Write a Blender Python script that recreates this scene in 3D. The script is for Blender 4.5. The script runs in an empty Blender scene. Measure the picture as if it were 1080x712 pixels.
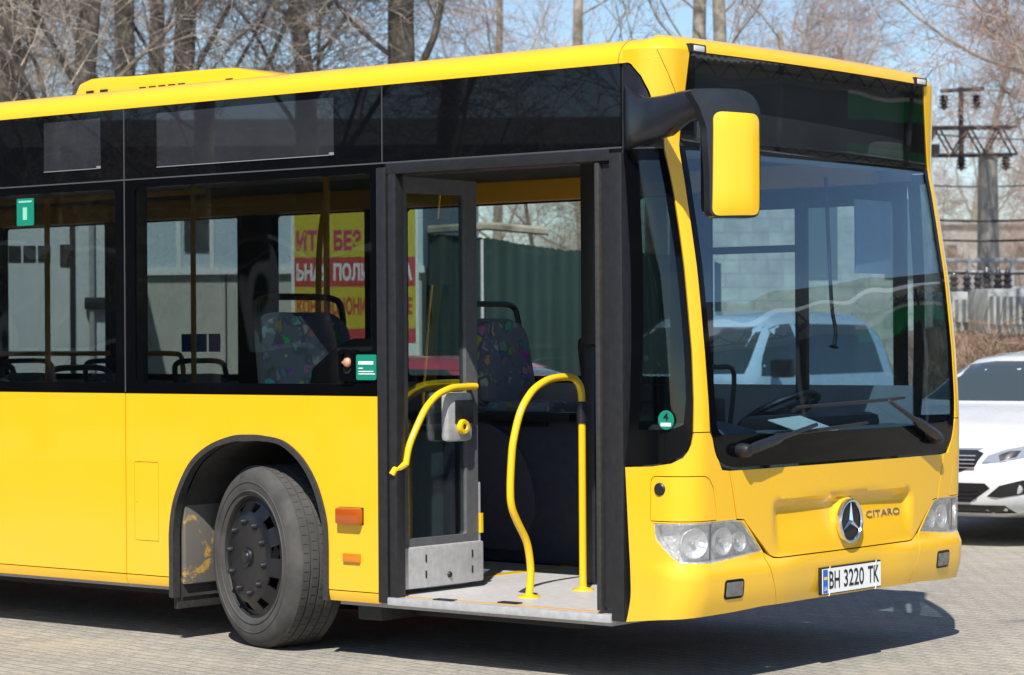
import bpy, bmesh, math, random
from mathutils import Vector, Matrix
from mathutils.geometry import delaunay_2d_cdt
from mathutils.bvhtree import BVHTree
R = math.radians
random.seed(7)
scn = bpy.context.scene
col = scn.collection

# ------------------------------------------------------------------ camera
FPX, YAW, PIT, ROL = 2663.8, R(39.02), R(0.04), R(-0.37)
CAM = Vector((6.4551, -9.2627, 1.5903))
cF = Vector((-math.sin(YAW)*math.cos(PIT), math.cos(YAW)*math.cos(PIT), math.sin(PIT)))
cR0 = Vector((math.cos(YAW), math.sin(YAW), 0)); cU0 = cR0.cross(cF)
cR = cR0*math.cos(ROL) + cU0*math.sin(ROL); cU = -cR0*math.sin(ROL) + cU0*math.cos(ROL)
cd = bpy.data.cameras.new("camera"); cam = bpy.data.objects.new("camera", cd); col.objects.link(cam)
cd.sensor_width = 36; cd.lens = 36*FPX/1080; cd.clip_start = .1; cd.clip_end = 2000
m = Matrix((cR, cU, -cF)).transposed().to_4x4(); m.translation = CAM
cam.matrix_world = m
cd.dof.use_dof = True; cd.dof.focus_distance = 12.4; cd.dof.aperture_fstop = 5.0
scn.camera = cam

# ------------------------------------------------------------------ light
SUN = Vector((.42, -.70, 1)).normalized()
w = bpy.data.worlds.new("World"); scn.world = w; w.use_nodes = True
nt = w.node_tree; bg = nt.nodes["Background"]
sky = nt.nodes.new("ShaderNodeTexSky"); sky.sky_type = 'NISHITA'; sky.sun_disc = False
sky.sun_elevation = math.asin(SUN.z); sky.sun_rotation = math.atan2(SUN.x, SUN.y)
sky.air_density = 1.0; sky.dust_density = .15; sky.ozone_density = 4.0; sky.altitude = 300
nt.links.new(sky.outputs[0], bg.inputs[0]); bg.inputs[1].default_value = .095
sl = bpy.data.lights.new("sun", 'SUN'); sl.energy = 4.6; sl.angle = R(.55); sl.color = (1, .955, .88)
so = bpy.data.objects.new("sun", sl); col.objects.link(so)
so.rotation_euler = SUN.to_track_quat('Z', 'Y').to_euler(); so.location = SUN*60
scn.view_settings.view_transform = 'Standard'; scn.view_settings.look = 'None'
scn.view_settings.exposure = 0.55; scn.view_settings.gamma = 1
scn.cycles.transparent_max_bounces = 32; scn.cycles.max_bounces = 10

# ------------------------------------------------------------------ helpers: objects
def tag(o, label=None, cat=None, group=None, kind=None):
    if label: o['label'] = label
    if cat: o['category'] = cat
    if group: o['group'] = group
    if kind: o['kind'] = kind
    return o
def empty(name, loc, rz=0, **k):
    o = bpy.data.objects.new(name, None); col.objects.link(o); o.empty_display_size = .3
    o.location = loc; o.rotation_euler = (0, 0, rz)
    return tag(o, **k)
def mroot(o):
    M = Matrix.Translation(o.location) @ o.rotation_euler.to_matrix().to_4x4()
    if o.parent: M = mroot(o.parent) @ o.matrix_parent_inverse @ M
    return M
def link(name, me, parent=None, world=True):
    o = bpy.data.objects.new(name, me); col.objects.link(o)
    if parent:
        o.parent = parent
        if world: o.matrix_parent_inverse = mroot(parent).inverted()
    return o
def from_bm(name, bm, mat, parent=None, smooth=35, world=True, recalc=True):
    if recalc: bmesh.ops.recalc_face_normals(bm, faces=bm.faces)
    me = bpy.data.meshes.new(name); bm.to_mesh(me); bm.free()
    if smooth:
        me.polygons.foreach_set('use_smooth', [True]*len(me.polygons))
        me.set_sharp_from_angle(angle=R(smooth))
    for mm in (mat if isinstance(mat, (list, tuple)) else [mat]): me.materials.append(mm)
    return link(name, me, parent, world)

class MB:
    def __init__(s): s.v = []; s.f = []; s.m = []; s.parts = []
    def add(s, v, f, mi=0):
        s.parts.append((v, f, mi)); b = len(s.v); s.v += [tuple(p) for p in v]; s.f += [tuple(i+b for i in q) for q in f]; s.m += [mi]*len(f)
    def box(s, x0, x1, y0, y1, z0, z1, mi=0, M=None):
        v = [(x, y, z) for z in (z0, z1) for x, y in ((x0, y0), (x1, y0), (x1, y1), (x0, y1))]
        if M: v = [M @ Vector(p) for p in v]
        s.add(v, [(3, 2, 1, 0), (4, 5, 6, 7), (0, 1, 5, 4), (1, 2, 6, 5), (2, 3, 7, 6), (3, 0, 4, 7)], mi)
    def tube(s, pts, r, n=8, mi=0, cap=True):
        pts = [Vector(p) for p in pts]; rs = r if isinstance(r, (list, tuple)) else [r]*len(pts)
        ring = []; up = None
        for i, p in enumerate(pts):
            d = (pts[min(i+1, len(pts)-1)] - pts[max(i-1, 0)])
            if d.length < 1e-9: d = Vector((0, 0, 1))
            d.normalize()
            if up is None: up = d.orthogonal().normalized()
            up = (up - d*up.dot(d))
            up = up.normalized() if up.length > 1e-6 else d.orthogonal().normalized()
            sd = d.cross(up)
            ring.append([p + (up*math.cos(2*math.pi*k/n) + sd*math.sin(2*math.pi*k/n))*rs[i] for k in range(n)])
        v = [q for a in ring for q in a]; f = []
        for i in range(len(pts)-1):
            for k in range(n):
                f.append((i*n+k, i*n+(k+1) % n, (i+1)*n+(k+1) % n, (i+1)*n+k))
        if cap: f.append(tuple(range(n-1, -1, -1))); f.append(tuple((len(pts)-1)*n+k for k in range(n)))
        s.add(v, f, mi)
    def lathe(s, prof, M, n=48, mi=0, close=False):
        # prof: (radius, axial); axis = local Z of M
        v = []; f = []
        for r, a in prof:
            for k in range(n):
                t = 2*math.pi*k/n; v.append(M @ Vector((r*math.cos(t), r*math.sin(t), a)))
        L = len(prof)
        for i in range(L-1 if not close else L):
            j = (i+1) % L
            for k in range(n):
                f.append((i*n+k, i*n+(k+1) % n, j*n+(k+1) % n, j*n+k))
        s.add(v, f, mi)
    def prism(s, poly, M, d0, d1, mi=0):
        # poly in local XY, extruded local Z d0..d1
        n = len(poly); v = [M @ Vector((a, b, d0)) for a, b in poly] + [M @ Vector((a, b, d1)) for a, b in poly]
        f = [tuple(range(n-1, -1, -1)), tuple(range(n, 2*n))] + [(i, (i+1) % n, n+(i+1) % n, n+i) for i in range(n)]
        s.add(v, f, mi)
    def build(s, name, mat, parent=None, smooth=35, world=True, bevel=0, recalc=True, each=False):
        if each:
            o = None
            for (v, f, mi) in s.parts:
                q = MB(); q.add(v, f, mi); o = q.build(name, mat, parent, smooth, world, bevel, recalc)
            return o
        me = bpy.data.meshes.new(name); me.from_pydata(s.v, [], s.f)
        bm = bmesh.new(); bm.from_mesh(me); bpy.data.meshes.remove(me)
        for f, mi in zip(bm.faces, s.m): f.material_index = mi
        if bevel:
            bmesh.ops.recalc_face_normals(bm, faces=bm.faces)
            eds = [e for e in bm.edges if len(e.link_faces) == 2 and e.calc_face_angle(0) > R(40)]
            bmesh.ops.bevel(bm, geom=eds, offset=bevel, segments=2, affect='EDGES', clamp_overlap=True, profile=.6)
        return from_bm(name, bm, mat, parent, smooth, world, recalc)

def rounded(pts):
    """pts: (x,y) or (x,y,radius) corners -> polygon with rounded corners"""
    out = []; n = len(pts)
    for i in range(n):
        p = Vector(pts[i][:2]); r = pts[i][2] if len(pts[i]) > 2 else 0
        if r <= 0: out.append(tuple(p)); continue
        a = Vector(pts[i-1][:2]) - p; b = Vector(pts[(i+1) % n][:2]) - p
        ta = min(r, a.length*.49); tb = min(r, b.length*.49)
        A = p + a.normalized()*ta; B = p + b.normalized()*tb
        for k in range(8):
            t = k/7; out.append(tuple(A*(1-t)**2 + p*2*t*(1-t) + B*t*t))
    return out
def rect(x0, x1, z0, z1, r=0): return rounded([(x0, z0, r), (x1, z0, r), (x1, z1, r), (x0, z1, r)])
def resample(poly, step):
    out = []
    for i, p in enumerate(poly):
        q = poly[(i+1) % len(poly)]; L = math.hypot(q[0]-p[0], q[1]-p[1]); k = max(1, int(math.ceil(L/step)))
        for j in range(k): out.append((p[0]+(q[0]-p[0])*j/k, p[1]+(q[1]-p[1])*j/k))
    return out
def inpoly(p, poly):
    c = False; n = len(poly); j = n-1
    for i in range(n):
        if (poly[i][1] > p[1]) != (poly[j][1] > p[1]) and p[0] < (poly[j][0]-poly[i][0])*(p[1]-poly[i][1])/(poly[j][1]-poly[i][1])+poly[i][0]: c = not c
        j = i
    return c
def sheet(name, poly, mapf, mat, parent=None, holes=(), step=.05, thick=.008, off=0, smooth=35, world=True, grid=True):
    loops = [resample(poly, step)] + [resample(h, step) for h in holes]
    vs = []; es = []
    for L in loops:
        b = len(vs); n = len(L); vs += [Vector(p) for p in L]; es += [(b+i, b+(i+1) % n) for i in range(n)]
    nb = len(vs)
    if grid:
        xs = [p[0] for p in loops[0]]; zs = [p[1] for p in loops[0]]
        x = min(xs)+step/2
        while x < max(xs):
            z = min(zs)+step/2
            while z < max(zs):
                if inpoly((x, z), loops[0]) and not any(inpoly((x, z), h) for h in loops[1:]):
                    if min((v.x-x)**2+(v.y-z)**2 for v in vs[:nb]) > (step*.45)**2: vs.append(Vector((x, z)))
                z += step
            x += step
    V, Ed, Fc, *_ = delaunay_2d_cdt(vs, es, [], 2, 1e-6)
    tris = []
    for f in Fc:
        c = sum((V[i] for i in f), Vector((0, 0)))/len(f)
        if inpoly(c, loops[0]) and not any(inpoly(c, h) for h in loops[1:]): tris.append(list(f))
    bm = bmesh.new()
    top = [bm.verts.new(mapf(p.x, p.y, off)) for p in V]
    fs = [bm.faces.new([top[i] for i in t]) for t in tris]
    if thick:
        bot = [bm.verts.new(mapf(p.x, p.y, off+thick)) for p in V]
        cnt = {}
        for t in tris:
            bm.faces.new([bot[i] for i in reversed(t)])
            for k in range(len(t)):
                e = (t[k], t[(k+1) % len(t)]); cnt[e] = 1
        for (a, b) in list(cnt):
            if (b, a) not in cnt: bm.faces.new([top[b], top[a], bot[a], bot[b]])
    bmesh.ops.delete(bm, geom=[v for v in bm.verts if not v.link_faces], context='VERTS')
    return from_bm(name, bm, mat, parent, smooth, world)

_txt = {}
def text_mesh(s, h, w=None, bold=.0):
    """triangulated flat letters, height h (capitals), lower left at 0,0"""
    cu = bpy.data.curves.new("t", 'FONT'); cu.body = s; cu.size = 1; cu.offset = bold
    o = bpy.data.objects.new("t", cu); col.objects.link(o)
    dg = bpy.context.evaluated_depsgraph_get(); me = bpy.data.meshes.new_from_object(o.evaluated_get(dg))
    bpy.data.objects.remove(o)
    V = [v.co.copy() for v in me.vertices]; F = [tuple(p.vertices) for p in me.polygons]
    x0 = min(v.x for v in V); x1 = max(v.x for v in V); y0 = min(v.y for v in V); y1 = max(v.y for v in V)
    k = h/(y1-y0); kx = (w/(x1-x0)) if w else k
    return [((v.x-x0)*kx, (v.y-y0)*k) for v in V], F

# ------------------------------------------------------------------ helpers: materials
def mat(name, base=(.5, .5, .5), rough=.5, metal=0, coat=0, spec=.5, **k):
    mm = bpy.data.materials.new(name); mm.use_nodes = True
    b = mm.node_tree.nodes["Principled BSDF"]
    b.inputs['Base Color'].default_value = (*base, 1); b.inputs['Roughness'].default_value = rough
    b.inputs['Metallic'].default_value = metal; b.inputs['Coat Weight'].default_value = coat
    b.inputs['Coat Roughness'].default_value = .04
    b.inputs['Specular IOR Level'].default_value = spec
    mm.use_backface_culling = False
    return mm
def nodes(mm): return mm.node_tree.nodes, mm.node_tree.links, mm.node_tree.nodes["Principled BSDF"]
def noise(mm, scale, detail=4, rough=.6, coord='Object', vec=None, dist=0):
    n, l, b = nodes(mm)
    t = n.new("ShaderNodeTexNoise"); t.inputs['Scale'].default_value = scale; t.inputs['Detail'].default_value = detail
    t.inputs['Roughness'].default_value = rough; t.inputs['Distortion'].default_value = dist
    if vec is None:
        c = n.new("ShaderNodeTexCoord"); vec = c.outputs[coord]
    l.new(vec, t.inputs['Vector']); return t
def ramp(mm, src, stops):
    n, l, b = nodes(mm); r = n.new("ShaderNodeValToRGB"); e = r.color_ramp.elements
    while len(e) < len(stops): e.new(.5)
    for a, (p, c) in zip(e, stops):
        a.position = p; a.color = (*c, 1) if len(c) == 3 else c
    l.new(src, r.inputs[0]); return r
def mixc(mm, fac, a, b_, mode='MIX'):
    n, l, b = nodes(mm); x = n.new("ShaderNodeMix"); x.data_type = 'RGBA'; x.blend_type = mode
    for sock, val in ((x.inputs[0], fac), (x.inputs[6], a), (x.inputs[7], b_)):
        if hasattr(val, 'is_linked'): l.new(val, sock)
        elif isinstance(val, (int, float)): sock.default_value = val
        else: sock.default_value = (*val, 1)
    return x.outputs[2]
def bump(mm, h, strength=.3, dist=.01):
    n, l, b = nodes(mm); x = n.new("ShaderNodeBump"); x.inputs['Strength'].default_value = strength
    x.inputs['Distance'].default_value = dist; l.new(h, x.inputs['Height']); l.new(x.outputs[0], b.inputs['Normal']); return x
def noisy(name, c1, c2, scale=8, rough=.6, bstr=.15, bdist=.004, detail=5, **k):
    mm = mat(name, c1, rough, **k); n, l, b = nodes(mm)
    t = noise(mm, scale, detail); r = ramp(mm, t.outputs[0], [(.3, c1), (.7, c2)]); l.new(r.outputs[0], b.inputs['Base Color'])
    if bstr: bump(mm, t.outputs[0], bstr, bdist)
    return mm
def glass(name, tint=(.5, .55, .55), rough=0, wav=0, refl=1.0, ior=1.5):
    """thin tinted pane: lets light through with a tint, mirrors by Fresnel"""
    mm = bpy.data.materials.new(name); mm.use_nodes = True; n = mm.node_tree.nodes; l = mm.node_tree.links
    n.remove(n["Principled BSDF"]); out = n["Material Output"]
    t = n.new("ShaderNodeBsdfTransparent"); t.inputs[0].default_value = (*tint, 1)
    g = n.new("ShaderNodeBsdfGlossy"); g.inputs['Roughness'].default_value = rough; g.inputs[0].default_value = (refl, refl, refl, 1)
    f = n.new("ShaderNodeFresnel"); ge = n.new("ShaderNodeNewGeometry"); mi_ = n.new("ShaderNodeMix")
    mi_.inputs[2].default_value = ior; mi_.inputs[3].default_value = 1/ior; l.new(ge.outputs['Backfacing'], mi_.inputs[0]); l.new(mi_.outputs[0], f.inputs[0])
    mx = n.new("ShaderNodeMixShader")
    l.new(f.outputs[0], mx.inputs[0]); l.new(t.outputs[0], mx.inputs[1]); l.new(g.outputs[0], mx.inputs[2]); l.new(mx.outputs[0], out.inputs[0])
    if wav:
        c = n.new("ShaderNodeTexCoord"); z = n.new("ShaderNodeTexNoise"); z.inputs['Scale'].default_value = 1.6; z.inputs['Detail'].default_value = 1
        l.new(c.outputs['Object'], z.inputs['Vector'])
        b = n.new("ShaderNodeBump"); b.inputs['Strength'].default_value = 1; b.inputs['Distance'].default_value = wav
        l.new(z.outputs[0], b.inputs['Height']); l.new(b.outputs[0], g.inputs['Normal'])
    return mm

# paint with faint dust and orange-peel
def paint(name, c, dust=(.5, .42, .25), amt=.10, rough=.32, coat=.6):
    mm = mat(name, c, rough, coat=coat); n, l, b = nodes(mm)
    tc = n.new("ShaderNodeTexCoord"); t = noise(mm, 1.7, 6, .65)
    sep = n.new("ShaderNodeSeparateXYZ"); l.new(tc.outputs['Object'], sep.inputs[0])
    # road film: splash line low on the panels
    mp = n.new("ShaderNodeMapRange"); mp.inputs[1].default_value = .25; mp.inputs[2].default_value = .85; mp.inputs[3].default_value = 1; mp.inputs[4].default_value = .15
    l.new(sep.outputs[2], mp.inputs[0])
    mu = n.new("ShaderNodeMath"); mu.operation = 'MULTIPLY'; l.new(mp.outputs[0], mu.inputs[0]); l.new(t.outputs[0], mu.inputs[1])
    m2 = n.new("ShaderNodeMath"); m2.operation = 'MULTIPLY'; l.new(mu.outputs[0], m2.inputs[0]); m2.inputs[1].default_value = amt*2
    l.new(mixc(mm, m2.outputs[0], c, dust), b.inputs['Base Color'])
    t2 = noise(mm, 3.5, 3, .5); r = ramp(mm, t2.outputs[0], [(.3, (rough*.8,)*3), (.75, (rough*1.35,)*3)]); l.new(r.outputs[0], b.inputs['Roughness'])
    t3 = noise(mm, 2.2, 2, .5)
    x = bump(mm, t3.outputs[0], .25, .004)
    return mm
M = {}
M['yellow'] = paint('yellow_paint', (.87, .488, .004), amt=.10)
M['yellow_rail'] = mat('yellow_rail', (.85, .52, .01), .3, coat=.4)
M['dark_plastic'] = noisy('dark_plastic', (.009, .0095, .012), (.017, .018, .021), 30, .42, .1, .001)
M['mirror_plastic'] = noisy('mirror_plastic', (.010, .011, .016), (.018, .02, .028), 12, .28, .05, .001)
M['rubber'] = noisy('rubber', (.02, .02, .02), (.04, .038, .036), 40, .75, .2, .002)
M['gap'] = mat('panel_gap', (.01, .009, .005), .9)
M['shell'] = mat('inner_shell', (.02, .02, .022), .8)
M['black_glass'] = mat('black_glass', (.0025, .003, .004), .05, spec=.18)
M['upper_glass'] = mat('upper_glass', (.003, .0035, .005), .012, spec=.45)
M['display_glass'] = glass('display_glass', (.66, .68, .69), wav=.0028)
M['side_glass'] = glass('side_glass', (.55, .595, .60), wav=.004)
M['front_glass'] = glass('front_glass', (.68, .80, .88), wav=.006, ior=1.8)
M['door_glass'] = glass('door_glass', (.66, .74, .74), wav=.003, ior=1.9)
M['far_glass'] = glass('far_glass', (.82, .86, .85))
M['lens_clear'] = glass('lens_clear', (.95, .95, .95))
n_ = M['lens_clear'].node_tree.nodes; l_ = M['lens_clear'].node_tree.links; o_ = n_["Material Output"]; p_ = o_.inputs[0].links[0].from_socket
d_ = n_.new("ShaderNodeBsdfDiffuse"); d_.inputs[0].default_value = (.85, .85, .83, 1); x_ = n_.new("ShaderNodeMixShader"); x_.inputs[0].default_value = .07
l_.new(p_, x_.inputs[1]); l_.new(d_.outputs[0], x_.inputs[2]); l_.new(x_.outputs[0], o_.inputs[0])
M['alu'] = noisy('aluminium', (.44, .44, .45), (.58, .58, .58), 25, .42, .06, .001, metal=.35)
M['alu_dark'] = noisy('dark_aluminium', (.013, .013, .015), (.022, .022, .025), 25, .45, .06, .001, metal=.1)
M['chrome'] = mat('chrome', (.82, .83, .85), .12, 1)
M['reflector'] = noisy('reflector', (.55, .55, .54), (.88, .88, .87), 22, .2, 1, .02, metal=.6)
M['bowl'] = mat('bowl', (.88, .88, .87), .18, .8)
M['white_plastic'] = mat('white_plastic', (.7, .7, .68), .4)
M['orange_lens'] = mat('orange_lens', (.40, .075, .005), .12, coat=.8)
M['orange_light'] = mat('orange_lens_light', (.70, .19, .008), .12, coat=.8)
M['floor_grey'] = noisy('floor_vinyl', (.38, .37, .37), (.48, .465, .46), 18, .55, .05, .001)
M['navy'] = noisy('navy_trim', (.040, .043, .062), (.058, .061, .084), 20, .55, .1, .001)
M['interior'] = noisy('interior_trim', (.34, .34, .33), (.40, .40, .39), 10, .6, .05, .001)
M['ceiling'] = noisy('ceiling_trim', (.62, .62, .60), (.70, .70, .68), 10, .6, .03, .001)
M['beam'] = mat('yellow_trim', (.62, .30, .012), .45)
M['dash'] = noisy('dashboard_trim', (.10, .125, .125), (.14, .165, .165), 30, .6, .1, .001)
M['black'] = mat('black_trim', (.012, .012, .013), .5)
M['green'] = mat('green_sticker', (.004, .22, .14), .35)
M['white'] = mat('white_mark', (.80, .82, .80), .4)
M['blue'] = mat('blue_mark', (.02, .12, .50), .35)
M['black_mark'] = mat('black_mark', (.01, .01, .01), .4)
M['paper'] = mat('paper', (.78, .80, .66), .8)
M['lamp_grey'] = noisy('lamp_grey', (.10, .10, .095), (.20, .20, .19), 30, .15, .4, .003)
M['copper'] = mat('copper_knob', (.75, .36, .22), .25, .4)

# ------------------------------------------------------------------ ground
def make_ground():
    mm = mat('paving', (.3, .28, .25), .85); n, l, b = nodes(mm)
    tc = n.new("ShaderNodeTexCoord"); mp = n.new("ShaderNodeMapping"); mp.inputs['Rotation'].default_value = (0, 0, R(9))
    l.new(tc.outputs['Object'], mp.inputs[0])
    dn = noise(mm, 3, 3, .6, vec=mp.outputs[0])
    ad = n.new("ShaderNodeVectorMath"); ad.operation = 'MULTIPLY_ADD'; l.new(dn.outputs[1], ad.inputs[0]); ad.inputs[1].default_value = (.03, .03, 0); l.new(mp.outputs[0], ad.inputs[2])
    br = n.new("ShaderNodeTexBrick"); br.inputs['Scale'].default_value = 1; br.inputs['Brick Width'].default_value = .17; br.inputs['Row Height'].default_value = .085
    br.inputs['Mortar Size'].default_value = .010; br.inputs['Mortar Smooth'].default_value = .5; br.inputs['Color1'].default_value = (.40, .375, .325, 1); br.inputs['Color2'].default_value = (.34, .318, .28, 1); br.inputs['Mortar'].default_value = (.27, .25, .215, 1)
    l.new(ad.outputs[0], br.inputs[0])
    big = noise(mm, .35, 6, .7, vec=mp.outputs[0]); rb = ramp(mm, big.outputs[0], [(.3, (.72, .72, .74)), (.7, (1.12, 1.10, 1.06))])
    fine = noise(mm, 45, 4, .7, vec=mp.outputs[0]); rf = ramp(mm, fine.outputs[0], [(.3, (.62, .62, .62)), (.7, (1.25, 1.24, 1.2))])
    c = mixc(mm, 1.0, br.outputs[0], rb.outputs[0], 'MULTIPLY'); c = mixc(mm, 1.0, c, rf.outputs[0], 'MULTIPLY')
    # sandy pinkish patches in the joints
    pn = noise(mm, 1.3, 5, .7, vec=mp.outputs[0]); pr_ = ramp(mm, pn.outputs[0], [(.52, (0, 0, 0)), (.66, (.6, .6, .6))])
    c = mixc(mm, pr_.outputs[0], c, (.40, .345, .27)); l.new(c, b.inputs['Base Color'])
    sn = noise(mm, .9, 4, .6, vec=mp.outputs[0], dist=.8); rs = ramp(mm, sn.outputs[0], [(.60, (1, 1, 1)), (.72, (.72, .71, .70))]); c = mixc(mm, 1.0, c, rs.outputs[0], 'MULTIPLY')
    l.new(c, b.inputs['Base Color'])
    hh = n.new("ShaderNodeMath"); hh.operation = 'MULTIPLY_ADD'; l.new(fine.outputs[0], hh.inputs[0]); hh.inputs[1].default_value = .35
    iv = n.new("ShaderNodeMath"); iv.operation = 'SUBTRACT'; iv.inputs[0].default_value = 1; l.new(br.outputs[1], iv.inputs[1]); l.new(iv.outputs[0], hh.inputs[2])
    bump(mm, hh.outputs[0], .6, .008)
    bm = bmesh.new(); S = 500
    bm.faces.new([bm.verts.new(p) for p in ((-S, -S, 0), (S, -S, 0), (S, S, 0), (-S, S, 0))])
    o = from_bm('ground', bm, mm, None, 0); tag(o, 'pale worn block paving of the yard under the yellow bus', 'ground', kind='structure')
make_ground()
def at(u, D, z=0.0, v=None):
    """point at depth D along the picture column u (picture is 1080 wide)"""
    p = CAM + (cF + cR0*((u-540)/FPX))*D
    return Vector((p.x, p.y, z))

# ================================================================== THE BUS
RC = .15; UARC = RC-RC*math.pi/2
ET = [(.2, -.15), (.28, -.095), (.34, -.072), (.42, -.050), (.55, -.042), (.7, -.038), (1.0, -.028), (1.15, -.025), (1.29, -.030), (1.53, -.046), (1.75, -.068), (1.91, -.086), (2.13, -.122), (2.32, -.154), (2.45, -.181), (2.55, -.181), (2.7, -.176), (2.9, -.170), (3.1, -.17)]
def lerp(T, z):
    if z <= T[0][0]: return T[0][1]
    for (a, b), (c, d) in zip(T, T[1:]):
        if z <= c: return b+(d-b)*(z-a)/(c-a)
    return T[-1][1]
def E(z): return (lerp(ET, z-.03)+2*lerp(ET, z)+lerp(ET, z+.03))/4
BOW = .045
def sst(a, b, x):
    t = max(0, min(1, (x-a)/(b-a))); return t*t*(3-2*t)
def disp(u, z):
    """outward relief of the front: bumper ledge, scooped badge recess"""
    a = abs(u-1.275)
    d = .024*(1-sst(.515, .585, z))*sst(-.25, .05, min(u, 2.55-u))*(1-.7*(1-sst(.25, .62, a)))
    if z < .95 and a < .80:
        zt = .822+.012*(1-(a/.6)**2)
        top = 1-sst(zt-.028, zt+.012, z)
        side = 1-sst(.575, .650, a)
        dep = .033*top*side*sst(.55, .80, z)
        r = math.hypot(u-1.275, z-.70)
        dep *= sst(.100, .130, r)
        d -= dep
    return d
def fmap(u, z, off=0, rel=True):
    mir = u > 1.275
    if mir: u = 2.55-u
    e = E(z)
    if u >= RC:
        t = (u-1.275)/1.1; x = e+BOW*(1-t*t); y = u; n = Vector((1, -(2*BOW*(1.275-u)/1.21), 0)).normalized()
    else:
        t = (RC-1.275)/1.1; xe = e+BOW*(1-t*t)
        if u >= UARC:
            a = (RC-u)/RC; x = xe-RC+RC*math.cos(a); y = RC-RC*math.sin(a); n = Vector((math.cos(a), -math.sin(a), 0))
        else:
            x = xe-RC-(UARC-u); y = 0; n = Vector((0, -1, 0))
    k = -off + (disp(u, z) if rel else 0)
    x += n.x*k; y += n.y*k
    if mir: y = 2.55-y
    return (x, y, z)
def uofx(x, z):
    t = (RC-1.275)/1.1; xe = E(z)+BOW*(1-t*t)
    return UARC-(xe-RC-x)
def smap(x, z, off=0): return (x, off, z)
def lmap(x, z, off=0): return (x, 2.55-off, z)
def mirp(P): return [(2.55-p[0],)+tuple(p[1:]) for p in reversed(P)]

XR = -11.9
bus = empty('city_bus', (-2.8, 1.275, 0), label='yellow low floor city bus with its front door open and black window band', cat='bus')
def P(name, bm_or_mb, mt, parent=bus, **k): return bm_or_mb.build(name, mt, parent, **k)

# ---- floor pan, inner structure
b = MB(); sheet('floor', [(XR+.1, .06), (-9.3, .06), (-9.3, .84), (-8.1, .84), (-8.1, .06), (-3.42, .06), (-3.42, .84), (-2.22, .84), (-2.22, .06), (-.52, .06), (-.52, 2.49), (-2.22, 2.49), (-2.22, 1.84), (-3.42, 1.84), (-3.42, 2.49), (-8.1, 2.49), (-8.1, 1.7), (-9.3, 1.7), (-9.3, 2.49), (XR+.1, 2.49)], lambda x, y, o=0: (x, y, .325-o), M['floor_grey'], bus, step=.5, thick=.06, grid=False)
b = MB(); b.box(XR+.3, -2.0, .55, 2.0, .17, .255); b.box(-2.15, -.9, .35, 2.2, .20, .255); P('underframe', b, M['black'], each=True)
b = MB(); b.box(XR+.1, -.45, .10, 2.45, 2.60, 2.63); P('ceiling_panel', b, M['ceiling'])
b = MB(); b.box(XR+.1, -.5, 2.36, 2.46, 2.405, 2.53); P('left_ceiling_duct', b, M['beam'], bevel=.02)
b = MB(); b.box(XR+.1, -1.95, .09, .21, 2.46, 2.597); P('right_ceiling_duct', b, M['beam'], bevel=.02)

# ---- front shell panels
WS = rounded([(.225, .998, .14), (2.325, .998, .14), (2.39, 1.17, .15), (2.398, 1.55), (2.397, 2.13), (2.397, 2.47), (2.33, 2.897, .03), (.22, 2.897, .03), (.153, 2.47), (.153, 2.13), (.152, 1.55), (.16, 1.17, .15)])
WSo = rounded([(.218, .990, .15), (2.332, .990, .15), (2.398, 1.17, .15), (2.406, 1.55), (2.405, 2.13), (2.405, 2.47), (2.338, 2.905, .03), (.212, 2.905, .03), (.145, 2.47), (.145, 2.13), (.144, 1.55), (.152, 1.17, .15)])
def ul(z, x=-.392): return uofx(x, z)
# right corner: lower panel, pillar, upper dome piece
HL = rounded([(-.129, .748, .015), (.338, .752), (.395, .738, .02), (.540, .603, .012), (.179, .579), (.0, .585, .03), (-.112, .680, .015)])
HLo = rounded([(-.135, .756, .015), (.338, .760), (.400, .745, .02), (.553, .600, .015), (.179, .570), (-.003, .577, .03), (-.120, .680, .015)])
FU = rounded([(-.150, .767, .008), (-.150, .966, .03), (.140, .966, .04), (.178, .911), (.210, .766, .008)])
def grow(poly, d):
    cx = sum(p[0] for p in poly)/len(poly); cz = sum(p[1] for p in poly)/len(poly)
    out = []; n = len(poly)
    for i in range(n):
        a = Vector(poly[i-1]); c = Vector(poly[(i+1) % n]); t = (c-a)
        if t.length < 1e-9: out.append(poly[i]); continue
        nn = Vector((t.y, -t.x)).normalized()
        if nn.dot(Vector(poly[i])-Vector((cx, cz))) < 0: nn = -nn
        q = Vector(poly[i])+nn*d; out.append(tuple(q))
    return out
lowc = [(ul(.30), .300), (-.05, .322), (.114, .332), (.348, .337), (.558, .346), (.667, .346), (.562, .572), (.557, .600), (.410, .752), (.352, .757), (.290, .985), (.240, .990)]
cw_edge = [(.052, 1.165), (.066, 1.316), (.072, 1.531), (.072, 1.747), (.073, 1.867), (.075, 2.052), (.073, 2.25), (.062, 2.45)]
lowc += [p for p in WSo if p[0] < .23 and p[1] > .995 and p[1] < 1.163][::-1][:0]
wl = sorted([p for p in WSo if p[0] < .217 and p[1] > .999 and p[1] < 1.160], key=lambda p: p[1])
lowc += wl + [(.152, 1.163), (.058, 1.163), (.047, 1.112), (.035, 1.085), (.009, 1.052), (-.046, 1.026), (-.147, 1.011), (ul(1.005), 1.004)]
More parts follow.
